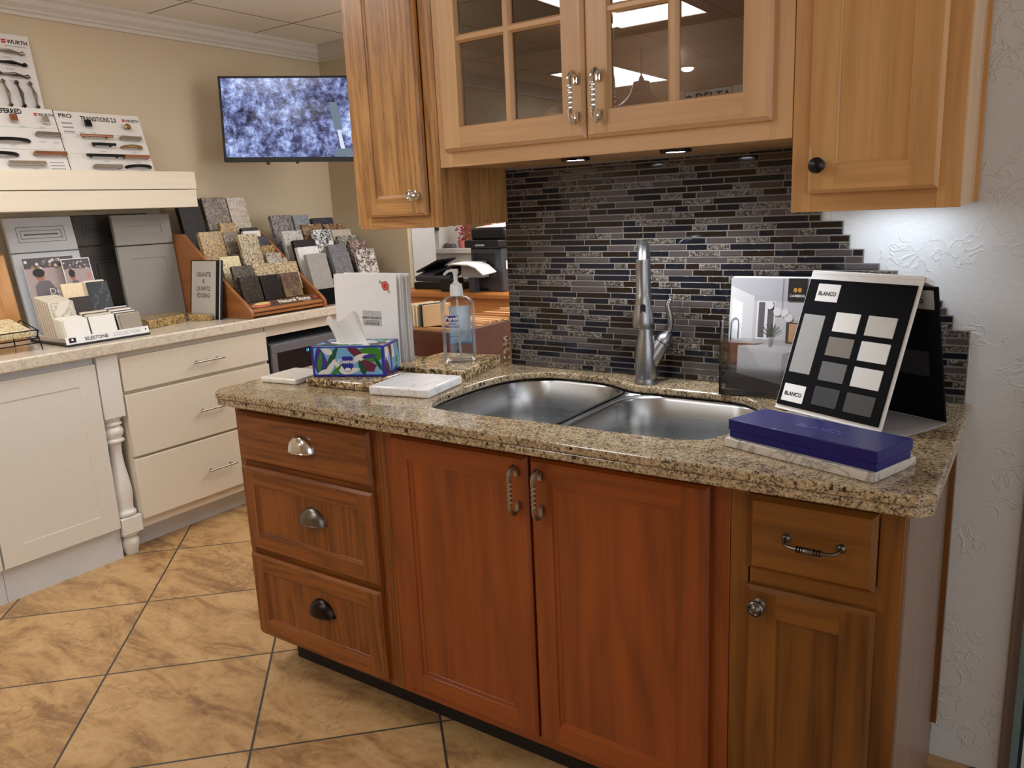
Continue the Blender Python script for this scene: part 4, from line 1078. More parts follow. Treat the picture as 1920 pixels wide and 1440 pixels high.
# granite edging sample blocks and framed sign
def block(pts, z0, z1, label, mat=None):
    MB().prism(pts, z0, z1, mat or GR['gold']).build('granite_block', bevel=.004, **L(label, 'granite sample', 'granite edging samples on the white counter'))
block([(-3.43, 2.02), (-3.495, 2.25), (-3.60, 2.31), (-3.71, 2.20), (-3.70, 2.10)], .9277, .966, 'gold granite edging block right of the chip display')
block([(-3.60, 2.325), (-3.49, 2.262), (-3.39, 2.315), (-3.41, 2.346), (-3.60, 2.346)], .9277, .958, 'gold granite edging block in front of the framed sign')
t = thing('sign_holder', 'small black-edged sign reading GRANITE & QUARTZ EDGING', 'sign', (-3.49, 2.37, .9277))
X = frame((-3.612, 2.352, .9285), (1, 0, 0), (0, .045, .285))
MB(X).box(0, .245, 0, .287, -.010, 0, M['black']).build('backing', t)
mb = MB(X); mb.box(.010, .205, 0, .282, 0, .001, plain('sign_paper', (206, 200, 190), .6)); mb.box(.236, .241, 0, .285, 0, .002, M['paper']); mb.build('paper', t)
mb = MB(X)
for s_, yy in (('GRANITE', .206), ('&', .174), ('QUARTZ', .138), ('EDGING', .104)): mb.text(s_, .031, .108, yy, M['ink'], z=.0016, align='c', bold=.004, sx=.9)
mb.build('lettering', t)

# ------------------------------------------------------------------ chip display
cd = thing('chip_display', 'white tabletop display base lettered SILESTONE COLLECTION', 'display stand', (-3.42, 1.75, .9277))
MB().prism([(-3.275, 1.575), (-3.268, 1.925), (-3.62, 1.935), (-3.62, 1.590)], .9277, .937, M['black']).build('base', cd)
X = frame((-3.278, 1.572, .937), (.007, .35, 0), (-.006, 0, .03))
mb = MB(X); mb.box(0, .352, 0, .030, -.003, 0, M['paper']); mb.build('front_plate', cd)
mb = MB(X); mb.text('SILESTONE', .020, .075, .008, M['ink'], bold=.02, sx=1.0); mb.text('COLLECTION', .020, .195, .008, M['grey'], sx=.95)
mb.box(.012, .040, .006, .026, 0, .0005, M['ink']); mb.box(.022, .030, .014, .022, 0, .0008, M['paper']); mb.box(.335, .341, .014, .020, 0, .0005, M['ink']); mb.build('lettering', cd)
MB().box(-3.60, -3.30, 1.60, 1.925, .937, .955, plain('chip_tray', (216, 206, 190), .6)).build('tray', cd)
CH = {'w': plain('chip_white', (238, 236, 228), .3), 'w2': plain('chip_offwhite', (232, 222, 204), .3), 'tp': plain('chip_taupe', (152, 140, 126), .35), 'ch': plain('chip_charcoal', (56, 51, 51), .6), 'cr': marble('chip_cream', (232, 208, 164), (206, 176, 128), 30, .03), 'sl': marble('chip_slate', (34, 40, 48), (150, 156, 160), 7, .006, .5), 'ma': marble('chip_marble', (226, 218, 202), (130, 122, 110), 12, .04), 'dk': plain('chip_dark', (50, 44, 42), .35), 'tan': plain('chip_tan', (204, 190, 168), .4)}
def chip(mat, label, xb, zb, y0, y1, zt, th=.006, group='quartz chips in the tabletop display'):
    h = zt-zb; X = frame((xb, y0, zb), (0, 1, 0), (-.25*h, 0, h))
    MB(X).box(0, y1-y0, 0, math.hypot(h, .25*h), -th, 0, CH[mat]).build('color_chip', bevel=.0006, **L(label, 'color chip', group))
def stack(mats, xb, zb, y0, y1, zt, n, step, label, dz=.004):
    for k in range(n):
        chip(mats[k % len(mats)], label, xb-k*step, zb, y0, y1, zt+dz*k)
chip('w', 'white quartz chip, front row left over the display lettering', -3.32, .956, 1.600, 1.697, 1.029)
chip('w', 'white quartz chip, front row middle of the chip display', -3.32, .956, 1.705, 1.812, 1.032)
chip('tp', 'taupe quartz chip, front row right of the chip display', -3.32, .956, 1.834, 1.927, 1.024)
stack(['w2', 'w'], -3.328, .956, 1.594, 1.697, 1.031, 7, .0095, 'pale chips packed behind the front left white chip', .0012)
stack(['dk', 'w2', 'tan'], -3.331, .956, 1.708, 1.818, 1.032, 6, .011, 'chips packed behind the front middle white chip', .003)
stack(['tan', 'dk', 'w', 'dk', 'w'], -3.329, .956, 1.828, 1.925, 1.026, 8, .0105, 'chips packed behind the taupe chip', .0035)
chip('ma', 'grey-veined cream marble chip standing above the white chips', -3.415, .956, 1.618, 1.708, 1.096)
stack(['w2', 'tan'], -3.424, .956, 1.610, 1.708, 1.098, 12, .010, 'cream chips in the long upright stack at the display left side', .002)
chip('ch', 'plain charcoal chip in the middle of the chip display', -3.50, .956, 1.737, 1.832, 1.102)
chip('cr', 'yellow cream marble chip standing behind the charcoal one', -3.565, .956, 1.748, 1.846, 1.158)
chip('sl', 'large dark slate-blue veined chip at the display right back', -3.545, .956, 1.850, 1.945, 1.156)
stack(['w2'], -3.556, .956, 1.846, 1.938, 1.160, 2, .010, 'white chips right behind the dark slate-blue chip', .002)
# pictures at the back of the display
def poster(label, xb, zb, y0, y1, zt, border, txt):
    h = zt-zb; X = frame((xb, y0, zb), (0, 1, 0), (-.22*h, 0, h)); w = y1-y0; H = math.hypot(h, .22*h)
    t = thing('photo_card', label, 'photo card', (xb, (y0+y1)/2, zb), 'photo cards behind the quartz chips')
    MB(X).box(0, w, 0, H, -.002, 0, M['paper']).build('card', t)
    mb = MB(X @ T(border, border, 0)); W = w-2*border; K = H-2*border
    fl = lambda n, c: plain('print_'+n, c, .5)
    mb.box(0, W, 0, K, 0, .0003, fl('mauve', (176, 158, 156)))
    kk = lambda v: .36+.64*v
    mb.box(0, W, K*.86, K, .0003, .0006, fl('shelfdark', (84, 76, 82)))
    rr = random.Random(3)
    for i in range(26): mb.disc(rr.uniform(.04, .96)*W, rr.uniform(.85, .97)*K, W*.032, W*.032, fl(('white', 'tan', 'steelblue')[i % 3], ((214, 214, 218), (168, 130, 92), (92, 108, 120))[i % 3]), z=.0007+i*.00001, n=10)
    mb.box(0, W, 0, K*.22, .0003, .0006, fl('table', (206, 198, 196)))
    gy = fl('shirt', (112, 104, 112)); hr = fl('hair', (26, 24, 28)); sk_ = fl('skin', (176, 112, 92))
    mb.poly([(W*.08, 0), (W*.12, K*kk(.40)), (W*.24, K*kk(.53)), (W*.42, K*kk(.50)), (W*.52, K*kk(.30)), (W*.56, 0)], gy, .0012)
    mb.disc(W*.26, K*kk(.60), W*.085, K*.06, sk_, .0014); mb.disc(W*.25, K*kk(.68), W*.115, K*.062, hr, .0016)
    mb.poly([(W*.16, K*.30), (W*.20, K*kk(.15)), (W*.30, K*kk(.17)), (W*.44, K*.34)], sk_, .0017)
    mb.disc(W*.86, K*kk(.60), W*.07, K*.05, fl('rose', (196, 136, 128)), .0014); mb.poly([(W*.76, K*.1), (W*.78, K*kk(.40)), (W*.86, K*kk(.5)), (W*.95, K*kk(.42)), (W*.97, K*.1)], fl('apron', (222, 214, 210)), .0012)
    if txt:
        mb.text('Des', K*.125, W*.36, K*.49, M['paper'], z=.002); mb.text('for', K*.125, W*.50, K*.39, M['paper'], z=.002, bold=.02)
    mb.build('picture', t, smooth=0)
poster('large photo card with people cooking, lettered over, behind the chips', -3.665, .956, 1.660, 1.880, 1.275, .001, True)
poster('smaller white-bordered photo card overlapping the large one', -3.632, .956, 1.806, 1.934, 1.262, .004, False)

# ------------------------------------------------------------------ wire rack with two stone samples (left edge)
wr = thing('wire_rack', 'black wire rack holding stone samples at the left edge of the counter', 'rack', (-3.40, 1.38, .9277))
mb = MB(); bw = M['blackmetal']
for yy in (1.14, 1.312, 1.500):
    mb.tube([(-3.325, yy, .9295), (-3.335, yy, .960), (-3.345, yy, .985)], .0026, bw, 6)
    mb.tube([(-3.56, yy, .9295), (-3.56, yy, .985)], .0026, bw, 6)
for zz in (.957, .975):
    mb.tube([(-3.34, 1.14, zz), (-3.34, 1.500, zz), (-3.56, 1.500, zz+.03), (-3.56, 1.14, zz+.03)], .0024, bw, 6)
for a, b_ in ((1.145, 1.305), (1.33, 1.492)):
    mb.tube([(-3.335, a, .975), (-3.325, a, 1.006), (-3.325, a+.01, 1.010), (-3.325, b_-.01, 1.010), (-3.325, b_, 1.006), (-3.335, b_, .975)], .0026, bw, 6)
mb.tube([(-3.36, 1.500, .975), (-3.38, 1.520, 1.000), (-3.52, 1.520, 1.035), (-3.56, 1.500, 1.0)], .0026, bw, 6)
mb.build('frame', wr)
X0 = frame((-3.345, 1.145, .986), (0, 1, 0), (-1, 0, .22))
for yy, lb, mt in ((0, 'cream-brown stone sample lying in the wire rack, left one', 'greyc'), (.182, 'cream-yellow stone sample lying in the wire rack, right one', 'creamy')):
    MB(X0).box(yy, yy+.158, 0, .19, -.002, .020, GR[mt]).build('stone_tile', bevel=.0015, **L(lb, 'stone sample', 'stone samples in the wire rack'))

# ------------------------------------------------------------------ objects on the granite counter
CT = .9142
def rot_block(name, cx, cy, w, d, a, z0, h, mat, bev, lb, cat, grp=None, segs=3):
    MB(RZ(a, (cx, cy, z0))).box(-w/2, w/2, -d/2, d/2, 0, h, mat).build(name, bevel=bev, segs=segs, **L(lb, cat, grp))
rot_block('quartz_tile', -1.915, 1.575, .143, .15, 6, CT, .017, marble('white_quartz_b', (232, 228, 218), (170, 160, 146), 9, .01, .2), .005, 'white quartz sample slab left of the tissue box', 'stone sample')
rot_block('granite_sample', -1.69, 1.612, .235, .180, 4, CT, .024, M['slab'], .008, 'polished brown granite sample slab under the tissue box', 'stone sample')
rot_block('marble_slab', -1.458, 1.612, .190, .185, 9, CT, .026, M['wmarble'], .006, 'white veined marble sample slab left of the sink', 'stone sample')
P = [(-1.392, 1.750), (-1.442, 2.000), (-1.76, 1.955), (-1.70, 1.715)]
P = [(-1.394, 1.748), (-1.445, 1.998), (-1.655, 1.965), (-1.655, 1.722)]
MB().prism(P, CT, CT+.031, M['slab']).build('granite_sample', bevel=.002, **L('brown granite sample slab under the hand sanitizer bottle', 'stone sample'))

# tissue box
KZ = CT+.0245; KA = 22.5
kb = thing('tissue_box', 'blue tissue box with leaf print and a tissue sticking out', 'tissue box', (-1.70, 1.64, KZ))
X = RZ(KA, (-1.787, 1.534, KZ))
Wk, Dk, Hk = .224, .125, .090
MB(X).box(0, Wk, 0, Dk, 0, Hk, M['kblue']).build('carton', kb, bevel=.002)
mb = MB(X @ frame((0, 0, 0), (1, 0, 0), (0, 0, 1)))
fl = lambda n, c: plain('kbox_'+n, c, .35)
sky, dgn, ggn, wht, pur, mar, tea = fl('sky', (120, 178, 220)), fl('dkgreen', (22, 84, 58)), fl('green', (56, 132, 44)), fl('white', (228, 228, 224)), fl('purple', (66, 48, 142)), fl('maroon', (104, 34, 62)), fl('teal', (26, 96, 98))
mb.box(.008, Wk-.008, .007, Hk-.005, 0, .0004, sky)
def leafp(cx, cy, ln, wd, a, mat, z):
    pts = []; ca, sa = math.cos(math.radians(a)), math.sin(math.radians(a))
    for i in range(20):
        u = 2*PI*i/20; px = ln/2*math.cos(u); py = wd/2*math.sin(u)*(1-.35*math.cos(u))*abs(math.sin(u))**.25 if abs(math.sin(u)) > .01 else 0
        pts.append((min(Wk-.008, max(.008, cx+px*ca-py*sa)), min(Hk-.005, max(.007, cy+px*sa+py*ca))))
    mb.poly(pts, mat, z)
for i, a in enumerate(((.028, .045, .085, .040, 95, pur), (.026, .045, .06, .014, 80, ggn), (.065, .055, .09, .018, 62, dgn), (.058, .028, .06, .016, 55, wht), (.05, .075, .035, .018, 160, wht), (.10, .068, .05, .02, 40, sky), (.19, .066, .085, .045, 0, ggn), (.135, .074, .05, .024, 150, mar), (.155, .058, .05, .018, 20, wht), (.18, .060, .045, .012, 10, pur), (.178, .030, .07, .030, -15, mar), (.155, .028, .045, .018, 110, dgn), (.098, .022, .05, .03, 0, tea), (.085, .028, .06, .016, 130, wht), (.12, .018, .06, .018, 10, wht), (.205, .022, .04, .02, 70, sky), (.205, .040, .05, .012, 120, dgn), (.04, .015, .05, .014, 20, wht), (.075, .018, .05, .012, 45, ggn))): leafp(*a, .0006+i*.00004)
mb.prism(rrect(.096, .128, .026, .060, .003), .0, .0022, M['kblue']); mb.disc(.112, .025, .012, .010, M['kblue'], .0015); mb.disc(.112, .022, .009, .005, M['paper'], .0024)
mb.text('Kleenex', .0175, .112, .040, M['paper'], z=.0026, align='c', bold=.02)
mb.build('front_print', kb, smooth=0)
mb = MB(X @ frame((Wk, 0, 0), (0, 1, 0), (0, 0, 1))); mb.box(.007, Dk-.006, .007, Hk-.006, 0, .0004, M['leaf']); mb.build('side_print', kb, smooth=0)
mb = MB(X); mb.box(.008, Wk-.008, .006, Dk-.006, Hk, Hk+.0004, M['leaf']); mb.disc(Wk*.5, Dk*.5, .072, .034, M['paper'], Hk+.0006, 24); mb.build('top_print', kb, smooth=0)
# tissue: folded sheet rising from the slot
mb = MB(X @ T(Wk*.47, Dk*.5, Hk)); nu, nv = 26, 14; V = []
for j in range(nv+1):
    v = j/nv
    for i in range(nu+1):
        u = i/nu*2-1
        KP = ((-1, .060), (-.8, .071), (-.45, .063), (-.28, .056), (0, .067), (.5, .080), (.85, .083), (1.001, .076))
        for (ua, ta), (ub, tb) in zip(KP[:-1], KP[1:]):
            if ua <= u <= ub: q_ = (u-ua)/(ub-ua); q_ = q_*q_*(3-2*q_); top = ta+(tb-ta)*q_
        x = u*.050-.020*v
        y = .016*math.sin(u*4.2+1.1)*(.25+.75*v)+.007*math.sin(u*11+v*3)*(.3+v)
        y += -.010*v*v
        z = v*top*1.22-.004
        V.append((x, y, z))
F = [(j*(nu+1)+i, j*(nu+1)+i+1, (j+1)*(nu+1)+i+1, (j+1)*(nu+1)+i) for j in range(nv) for i in range(nu)]
mb.add(V, F, M['tissue'])
ts = mb.build('tissue', kb, smooth=70)
sd = ts.modifiers.new('s', 'SOLIDIFY'); sd.thickness = .0012; sb = ts.modifiers.new('d', 'SUBSURF'); sb.levels = 1; sb.render_levels = 1

# folder of papers
fd = thing('paper_folder', 'upright white folder with a red seal sticker behind the tissue box', 'folder', (-1.81, 1.81, CT))
FZ = CT+.0003
X = frame((-1.955, 1.795, FZ), (1, .02, 0), (0, .03, 1))
MB(X).box(0, .268, 0, .296, -.002, 0, M['paper']).build('cover', fd)
mb = MB(X)
mb.box(.118, .198, .135, .183, 0, .0004, plain('label_grey', (190, 190, 190), .5))
mb.text('ALBRECHT AND SON LLC', .0085, .158, .158, M['ink'], align='c', bold=.02, sx=.85, z=.0008); mb.text('Countertops & Flooring', .006, .158, .149, M['ink'], align='c', z=.0008); mb.text('503-933-4158', .0105, .158, .139, M['ink'], align='c', bold=.02, z=.0008)
mb.prism([(.128, .172), (.148, .181), (.168, .172), (.168, .1708), (.148, .1795), (.128, .1708)], 0, .0006, M['grey'])
mb.build('label_print', fd)
mb = MB(X @ T(.222, .262, 0)); mb.disc(0, 0, .0145, .0145, M['red'], .0010); mb.disc(0, 0, .011, .011, plain('seal_pink', (206, 120, 110), .5), .0012); mb.disc(0, 0, .007, .007, M['red'], .0014)
mb.poly([(-.026, .010), (-.022, .018), (-.010, .010), (-.013, .003)], M['grey'], .0006); mb.poly([(.012, -.006), (.020, -.020), (.014, -.024), (.004, -.011)], plain('ribbon', (200, 170, 160), .5), .0006)
mb.build('seal_sticker', fd)
rr = random.Random(5)
for k in range(10):
    w_ = .272+rr.uniform(-.006, .012)+k*.0012; h_ = .293+rr.uniform(-.004, .005)
    X = frame((-1.955, 1.800+k*.0052, FZ), (1, .035-.003*k, 0), (0, .028-.002*k, 1))
    MB(X).box(0, w_, 0, h_, -.0022, 0, M['paper'] if k != 2 else M['paperw']).build('sheet', fd)

# sanitizer bottle
bz0 = CT+.0312; bx, by = -1.497, 1.862
hb = thing('sanitizer_bottle', 'clear pump bottle of hand sanitizer, half full', 'bottle', (bx, by, bz0))
ang = math.degrees(math.atan2(by, bx))+90+12
X = RZ(ang-180 if False else 33, (bx, by, bz0))
def oval(a, b_, n=36, p=2.6):
    out = []
    for i in range(n):
        t_ = 2*PI*i/n; c_, s_ = math.cos(t_), math.sin(t_)
        out.append((a*math.copysign(abs(c_)**(2/p), c_), b_*math.copysign(abs(s_)**(2/p), s_)))
    return out
def shell(prof, mat, name, X=X, cap=True, p=2.6):
    rings = [[(q_[0], q_[1], z_) for q_ in oval(a, b_, p=p)] for a, b_, z_ in prof]
    mb = MB(X); mb.loft(rings, mat, cap0=cap, cap1=cap); return mb.build(name, hb, smooth=50)
A_, B_ = .051, .034
shell([(.040, .024, 0), (.047, .031, .004), (A_-.001, B_-.001, .012), (A_-.001, B_, .07), (A_, B_+.001, .13), (A_, B_, .172), (.047, .031, .186), (.034, .024, .196), (.020, .018, .201), (.0165, .0165, .204)], M['bottle'], 'bottle_body')
shell([(.039, .023, .003), (.045, .029, .007), (A_-.0035, B_-.0035, .014), (A_-.0035, B_-.0035, .092)], M['gel'], 'gel')
mb = MB(X); mb.tube([(.002, 0, .008), (.001, .001, .11), (0, 0, .205)], .0032, plain('dip_tube', (226, 230, 232), .3, Alpha=.6), 10); mb.build('dip_tube', hb)
pw = plain('pump_white', (242, 242, 242), .3)
mb = MB(T(bx, by, bz0)); mb.lathe([(0, .200), (.0195, .200), (.0195, .222), (.0185, .226), (.0175, .234), (.010, .237), (.009, .241), (.0062, .242), (.0062, .262), (.0075, .264), (.0095, .272), (.0085, .279), (0, .280)], pw, seg=28)
nd = Vector((-.94, -.34, 0)).normalized()
mb.tube([tuple(nd*t_+Vector((0, 0, z_))) for t_, z_ in ((-.004, .273), (.012, .2755), (.024, .273), (.033, .266), (.036, .262))], [.0055, .005, .0045, .004, .0035], pw, 10)
mb.build('pump', hb, smooth=50)
mb = MB(X @ T(0, B_+.0004, 0)); mb.box(-.030, .034, 0, .0004, .055, .165, plain('label_back', (208, 222, 236), .5)); mb.box(-.034, .036, .0004, .0008, .050, .088, plain('label_aqua', (92, 168, 216), .5)); mb.build('back_label', hb)
def ringlabel(x0, x1, z0, z1, mat, name, txts=()):
    mb = MB(X); n = 8; V = []
    def pt(x, z): 
        c_ = min(.999, abs(x)/(A_)); y = -(B_+.0007)*(1-c_**2.6)**(1/2.6); return (x, y, z)
    if mat:
        for i in range(n+1): xx = x0+(x1-x0)*i/n; V += [pt(xx, z0), pt(xx, z1)]
        mb.add(V, [(2*i, 2*i+2, 2*i+3, 2*i+1) for i in range(n)], mat)
    for body, size, x, z, m_, al in txts:
        TV, TF, a0, a1 = text_geo(body, size, .02); off = {'c': -(a0+a1)/2, 'l': 0}[al]
        pts = []
        for q_ in TV:
            xx = (q_.x+off)*size+x; P_ = pt(xx, z+q_.y*size); pts.append((P_[0], P_[1]-.0006, P_[2]))
        mb.add(pts, TF, m_)
    mb.build(name, hb, smooth=0)
pp = plain('label_purple', (56, 40, 130), .4)
ringlabel(-.036, .004, .127, .144, pp, 'brand_label', (('Purell', .0165, -.016, .1305, M['paper'], 'c'),))
ringlabel(0, 0, 0, 0, None, 'label_print', (('HAND', .0085, -.014, .117, pp, 'c'), ('SANITIZER', .0085, -.014, .108, pp, 'c'), ('REFRESHING GEL', .004, -.012, .080, pp, 'c'), ('KILLS GERMS', .004, -.012, .070, pp, 'c')))

# brochure in acrylic holder
br = thing('brochure_holder', 'clear acrylic holder with a kitchen brochure at the tiled wall', 'brochure', (-.59, 1.93, CT))
X = frame((-.684, 1.905, CT+.012), (1, .0, 0), (0, .035, .27))
for k in range(3): MB(X).box(.002*k, .216+.002*k, .001*k, .276+.002*k, -.003-.003*k, -.001-.003*k, M['paper']).build('booklet', br)
mb = MB(X); fl = lambda n, c: plain('bro_'+n, c, .35); W, H = .216, .276
def q4(a, m_, z): mb.poly(a, m_, z)
mb.box(0, W, 0, H, -.001, 0, fl('wall', (190, 190, 196)))
lay = [([(0, H), (W, H), (W, H*.80), (0, H*.80)], 'ceil', (172, 172, 180)), ([(0, H*.93), (.06, H*.84), (.06, H*.40), (0, H*.40)], 'sidewall', (206, 206, 210)),
 ([(.006, H*.82), (.032, H*.78), (.032, H*.44), (.006, H*.46)], 'window', (236, 240, 248)), ([(.068, H*.80), (.112, H*.80), (.112, H*.46), (.068, H*.46)], 'cabfr', (222, 220, 222)),
 ([(.072, H*.79), (.087, H*.79), (.087, H*.48), (.072, H*.48)], 'cabgl', (92, 92, 98)), ([(.094, H*.79), (.109, H*.79), (.109, H*.48), (.094, H*.48)], 'cabgl', (92, 92, 98)),
 ([(.14, H*.77), (W, H*.80), (W, H*.63), (.14, H*.64)], 'hood', (188, 186, 192)), ([(.140, H*.62), (W, H*.62), (W, H*.44), (.140, H*.44)], 'niche', (74, 60, 52)), ([(.147, H*.61), (.20, H*.61), (.20, H*.45), (.147, H*.45)], 'copper', (186, 148, 118)),
 ([(0, H*.44), (.09, H*.44), (.06, H*.41), (0, H*.42)], 'cntr', (196, 186, 182)), ([(0, H*.42), (.08, H*.42), (.04, H*.20), (0, H*.20)], 'redwood', (120, 72, 60)),
 ([(0, H*.22), (W, H*.22), (W, 0), (0, 0)], 'floor', (128, 116, 114)), ([(0.0, H*.12), (W, H*.09), (W, 0), (0, 0)], 'floor2', (104, 92, 92)),
 ([(.026, H*.40), (.10, H*.42), (.19, H*.41), (.132, H*.34), (.03, H*.37)], 'isltop', (222, 220, 222)), ([(.026, H*.39), (.135, H*.345), (.135, H*.075), (.026, H*.15)], 'island', (214, 212, 214)), ([(.135, H*.345), (.19, H*.40), (.19, H*.25), (.15, H*.30), (.15, H*.10), (.135, H*.075)], 'islside', (180, 178, 182)),
 ([(.150, H*.30), (.19, H*.36), (.19, H*.10), (.150, H*.06)], 'under', (52, 46, 48)), ([(.165, H*.34), (.20, H*.36), (.20, H*.26), (.165, H*.27)], 'stool', (150, 146, 152)), ([(.101, H*.40), (.109, H*.40), (.109, H*.50), (.101, H*.50)], 'vase', (150, 152, 156))]
for i, (a, n_, c_) in enumerate(lay): q4(a, fl(n_, c_), .0002+i*.00008)
lf = fl('twig', (84, 88, 80))
for a in range(-60, 61, 20):
    r_ = math.radians(a); mb.poly([(.1035, H*.49), (.1065, H*.49), (.105+.03*math.sin(r_)+.001, H*.49+.032*math.cos(r_)), (.105+.03*math.sin(r_)-.002, H*.49+.032*math.cos(r_))], lf, .0022)
mb.box(.1275, .1283, H*.70, H, .0018, .002, M['ink'])
for (cx, cy) in ((.098, H*.765), (.135, H*.70), (.118, H*.71), (.145, H*.66)): mb.disc(cx, cy, .010, .010, fl('globe', (216, 214, 220)), .0022)
fau = [(.006, H*.44), (.006, H*.60), (.010, H*.635), (.016, H*.645), (.022, H*.63), (.024, H*.60), (.024, H*.46)]
mb.tube([(p_[0], p_[1], .002) for p_ in fau], .0008, M['ink'], 6)
mb.prism([(.140, H), (.184, H), (.184, H*.805), (.140, H*.805)], .002, .0024, M['black'])
for dx in (-.005, .005): mb.disc(.162+dx, H*.90, .0045, .0055, plain('logo_gold', (190, 140, 60), .4), .0028)
mb.text('CAMBRIA', .0085, .162, H*.84, M['paper'], z=.0028, align='c', bold=.01)
mb.build('cover_picture', br, smooth=0)
mb = MB(); 
mb.box(-.694, -.458, 1.885, 1.888, CT, 1.06, M['acrylic']); mb.box(-.694, -.458, 1.935, 1.938, CT, 1.15, M['acrylic']); mb.box(-.694, -.691, 1.885, 1.938, CT, 1.10, M['acrylic']); mb.box(-.461, -.458, 1.885, 1.938, CT, 1.10, M['acrylic']); mb.box(-.694, -.458, 1.885, 1.938, CT, CT+.003, M['acrylic'])
mb.build('acrylic_holder', br, smooth=0)

# sample easel (A-frame)
ea = thing('sample_easel', 'black folding sample board with grey and white swatches, lettered BLANCO', 'sample board', (-.36, 1.75, CT))
Fr = Vector((-.283, 1.677, 0)); Fl = Vector((-.529, 1.798, 0)); Rr = Vector((-.235, 1.775, 1.214))
Wb = (Fr-Fl).length; rr_ = (Fr-Fl).normalized()
o0 = Vector((Fl.x, Fl.y, CT+.004)); top = Vector((Fl.x+(Rr-Fr).x, Fl.y+(Rr-Fr).y, 1.217))
X = frame(o0, rr_, top-o0); Hb = (top-o0).length
MB(X).box(0, Wb, 0, Hb, -.006, -.0005, M['paper']).build('back_board', ea, bevel=.001)
mb = MB(X)
wins = [(.115, .735, .27, .885, 'paperc'), (.075, .245, .30, .70, 'g1'), (.36, .62, .585, .735, 'w1'), (.64, .93, .585, .735, 'w2'), (.36, .615, .425, .562, 't1'), (.64, .925, .425, .562, 'w3'), (.36, .61, .255, .395, 'd1'), (.64, .92, .265, .395, 'w4'), (.36, .61, .085, .225, 'k1'), (.66, .92, .085, .225, 'k2')]
# swatches measured as (u0,u1,v0,v1) of the board face
sw = [(.055, .265, .275, .700, (152, 152, 150), 0), (.36, .585, .600, .735, (226, 226, 222), 1), (.655, .90, .600, .735, (196, 194, 188), 0),
      (.355, .59, .430, .562, (116, 108, 98), 0), (.655, .905, .430, .562, (218, 218, 216), 0), (.355, .59, .255, .388, (92, 92, 94), 0), (.655, .905, .255, .388, (216, 216, 214), 0),
      (.355, .59, .080, .212, (38, 39, 42), 0), (.655, .905, .080, .212, (56, 54, 54), 0)]
mb.box(.004, Wb-.006, .010, Hb-.014, -.0005, .0035, M['blackm'])
mb.build('face', ea, bevel=.001)
for i, (u0, u1, v0, v1, c_, rc_) in enumerate(sw):
    MB(X).box(u0*Wb, u1*Wb, v0*Hb, v1*Hb, 0, .0048, plain('swatch_%s' % 'abcdefghij'[i], c_, .55)).build('swatch', ea, bevel=.0006)
for (u0, v0) in ((.115, .80), (.055, .065)):
    mb = MB(X); w1, h1 = .215*Wb, .125*Hb; mb.box(u0*Wb, u0*Wb+w1, v0*Hb, v0*Hb+h1, 0, .0042, M['paper'])
    mb.text('BLANCO', .0128, u0*Wb+w1/2, v0*Hb+h1*.34, M['ink'], z=.0048, align='c', bold=.025, sx=.92); mb.build('name_tag', ea, smooth=0)
# rear leaf and base sheet
Br = Vector((-.181, 1.818, CT+.004)); ridge = Vector((-.218, 1.768, 1.217)); dd = (Br-ridge)
X2 = frame(Br, rr_, ridge-Br) @ T(-Wb, 0, 0); 
MB(X2).box(0, Wb, 0, dd.length-.014, -.003, .003, M['blackm']).build('rear_leaf', ea, bevel=.001)
mb = MB(X2 @ T(0, 0, .0032)); mb.box(Wb*.62, Wb*.97, dd.length*.80, dd.length*.93, 0, .0004, M['grey']); mb.text('BLANCO', .0125, Wb*.795, dd.length*.84, M['ink'], z=.0008, align='c', bold=.05); mb.build('rear_tag', ea, smooth=0)
MB(X2 @ T(0, 0, .0032)).box(Wb*.55, Wb*.9, dd.length*.32, dd.length*.5, 0, .0004, plain('swatch_rear', (40, 40, 42), .6)).build('rear_swatch', ea)
pb = [(-.250, 1.660), (-.178, 1.817), (-.178-.897*Wb*1.02, 1.817+.441*Wb*1.02), (-.250-.897*Wb, 1.660+.441*Wb)]
MB().prism(pb, CT, CT+.002, plain('base_sheet', (176, 176, 180), .5)).build('base_sheet', ea)
MB(X).tube([(0, Hb+.001, -.006), (Wb, Hb+.001, -.006)], .0065, M['paper'], 10).box(0, Wb, Hb-.004, Hb+.0075, -.040, -.0005, M['paper']).build('hinge', ea, bevel=.002)

# blue box on pale slab
X = RZ(-18.5, (-.530, 1.474, CT))
MB(X).box(0, .308, 0, .142, 0, .0175, M['mslab']).build('quartz_tile', bevel=.0015, **L('grey flecked white quartz slab under the navy box', 'stone sample'))
bb = thing('navy_box', 'flat navy blue presentation box in front of the sample board', 'box', (-.37, 1.48, CT+.018))
X = RZ(-19, (-.523, 1.484, CT+.018))
MB(X).box(0, .304, 0, .112, 0, .014, M['blue']).build('tray', bb, bevel=.001)
MB(X).box(-.002, .306, -.002, .114, .0145, .036, M['blue']).build('lid', bb, bevel=.0015)
mb = MB(X @ T(.115, .045, .0362)); mb.text('BLANCO', .026, 0, 0, plain('emboss', (70, 68, 150), .2), z=.0003, bold=.03); mb.build('lettering', bb, smooth=0)

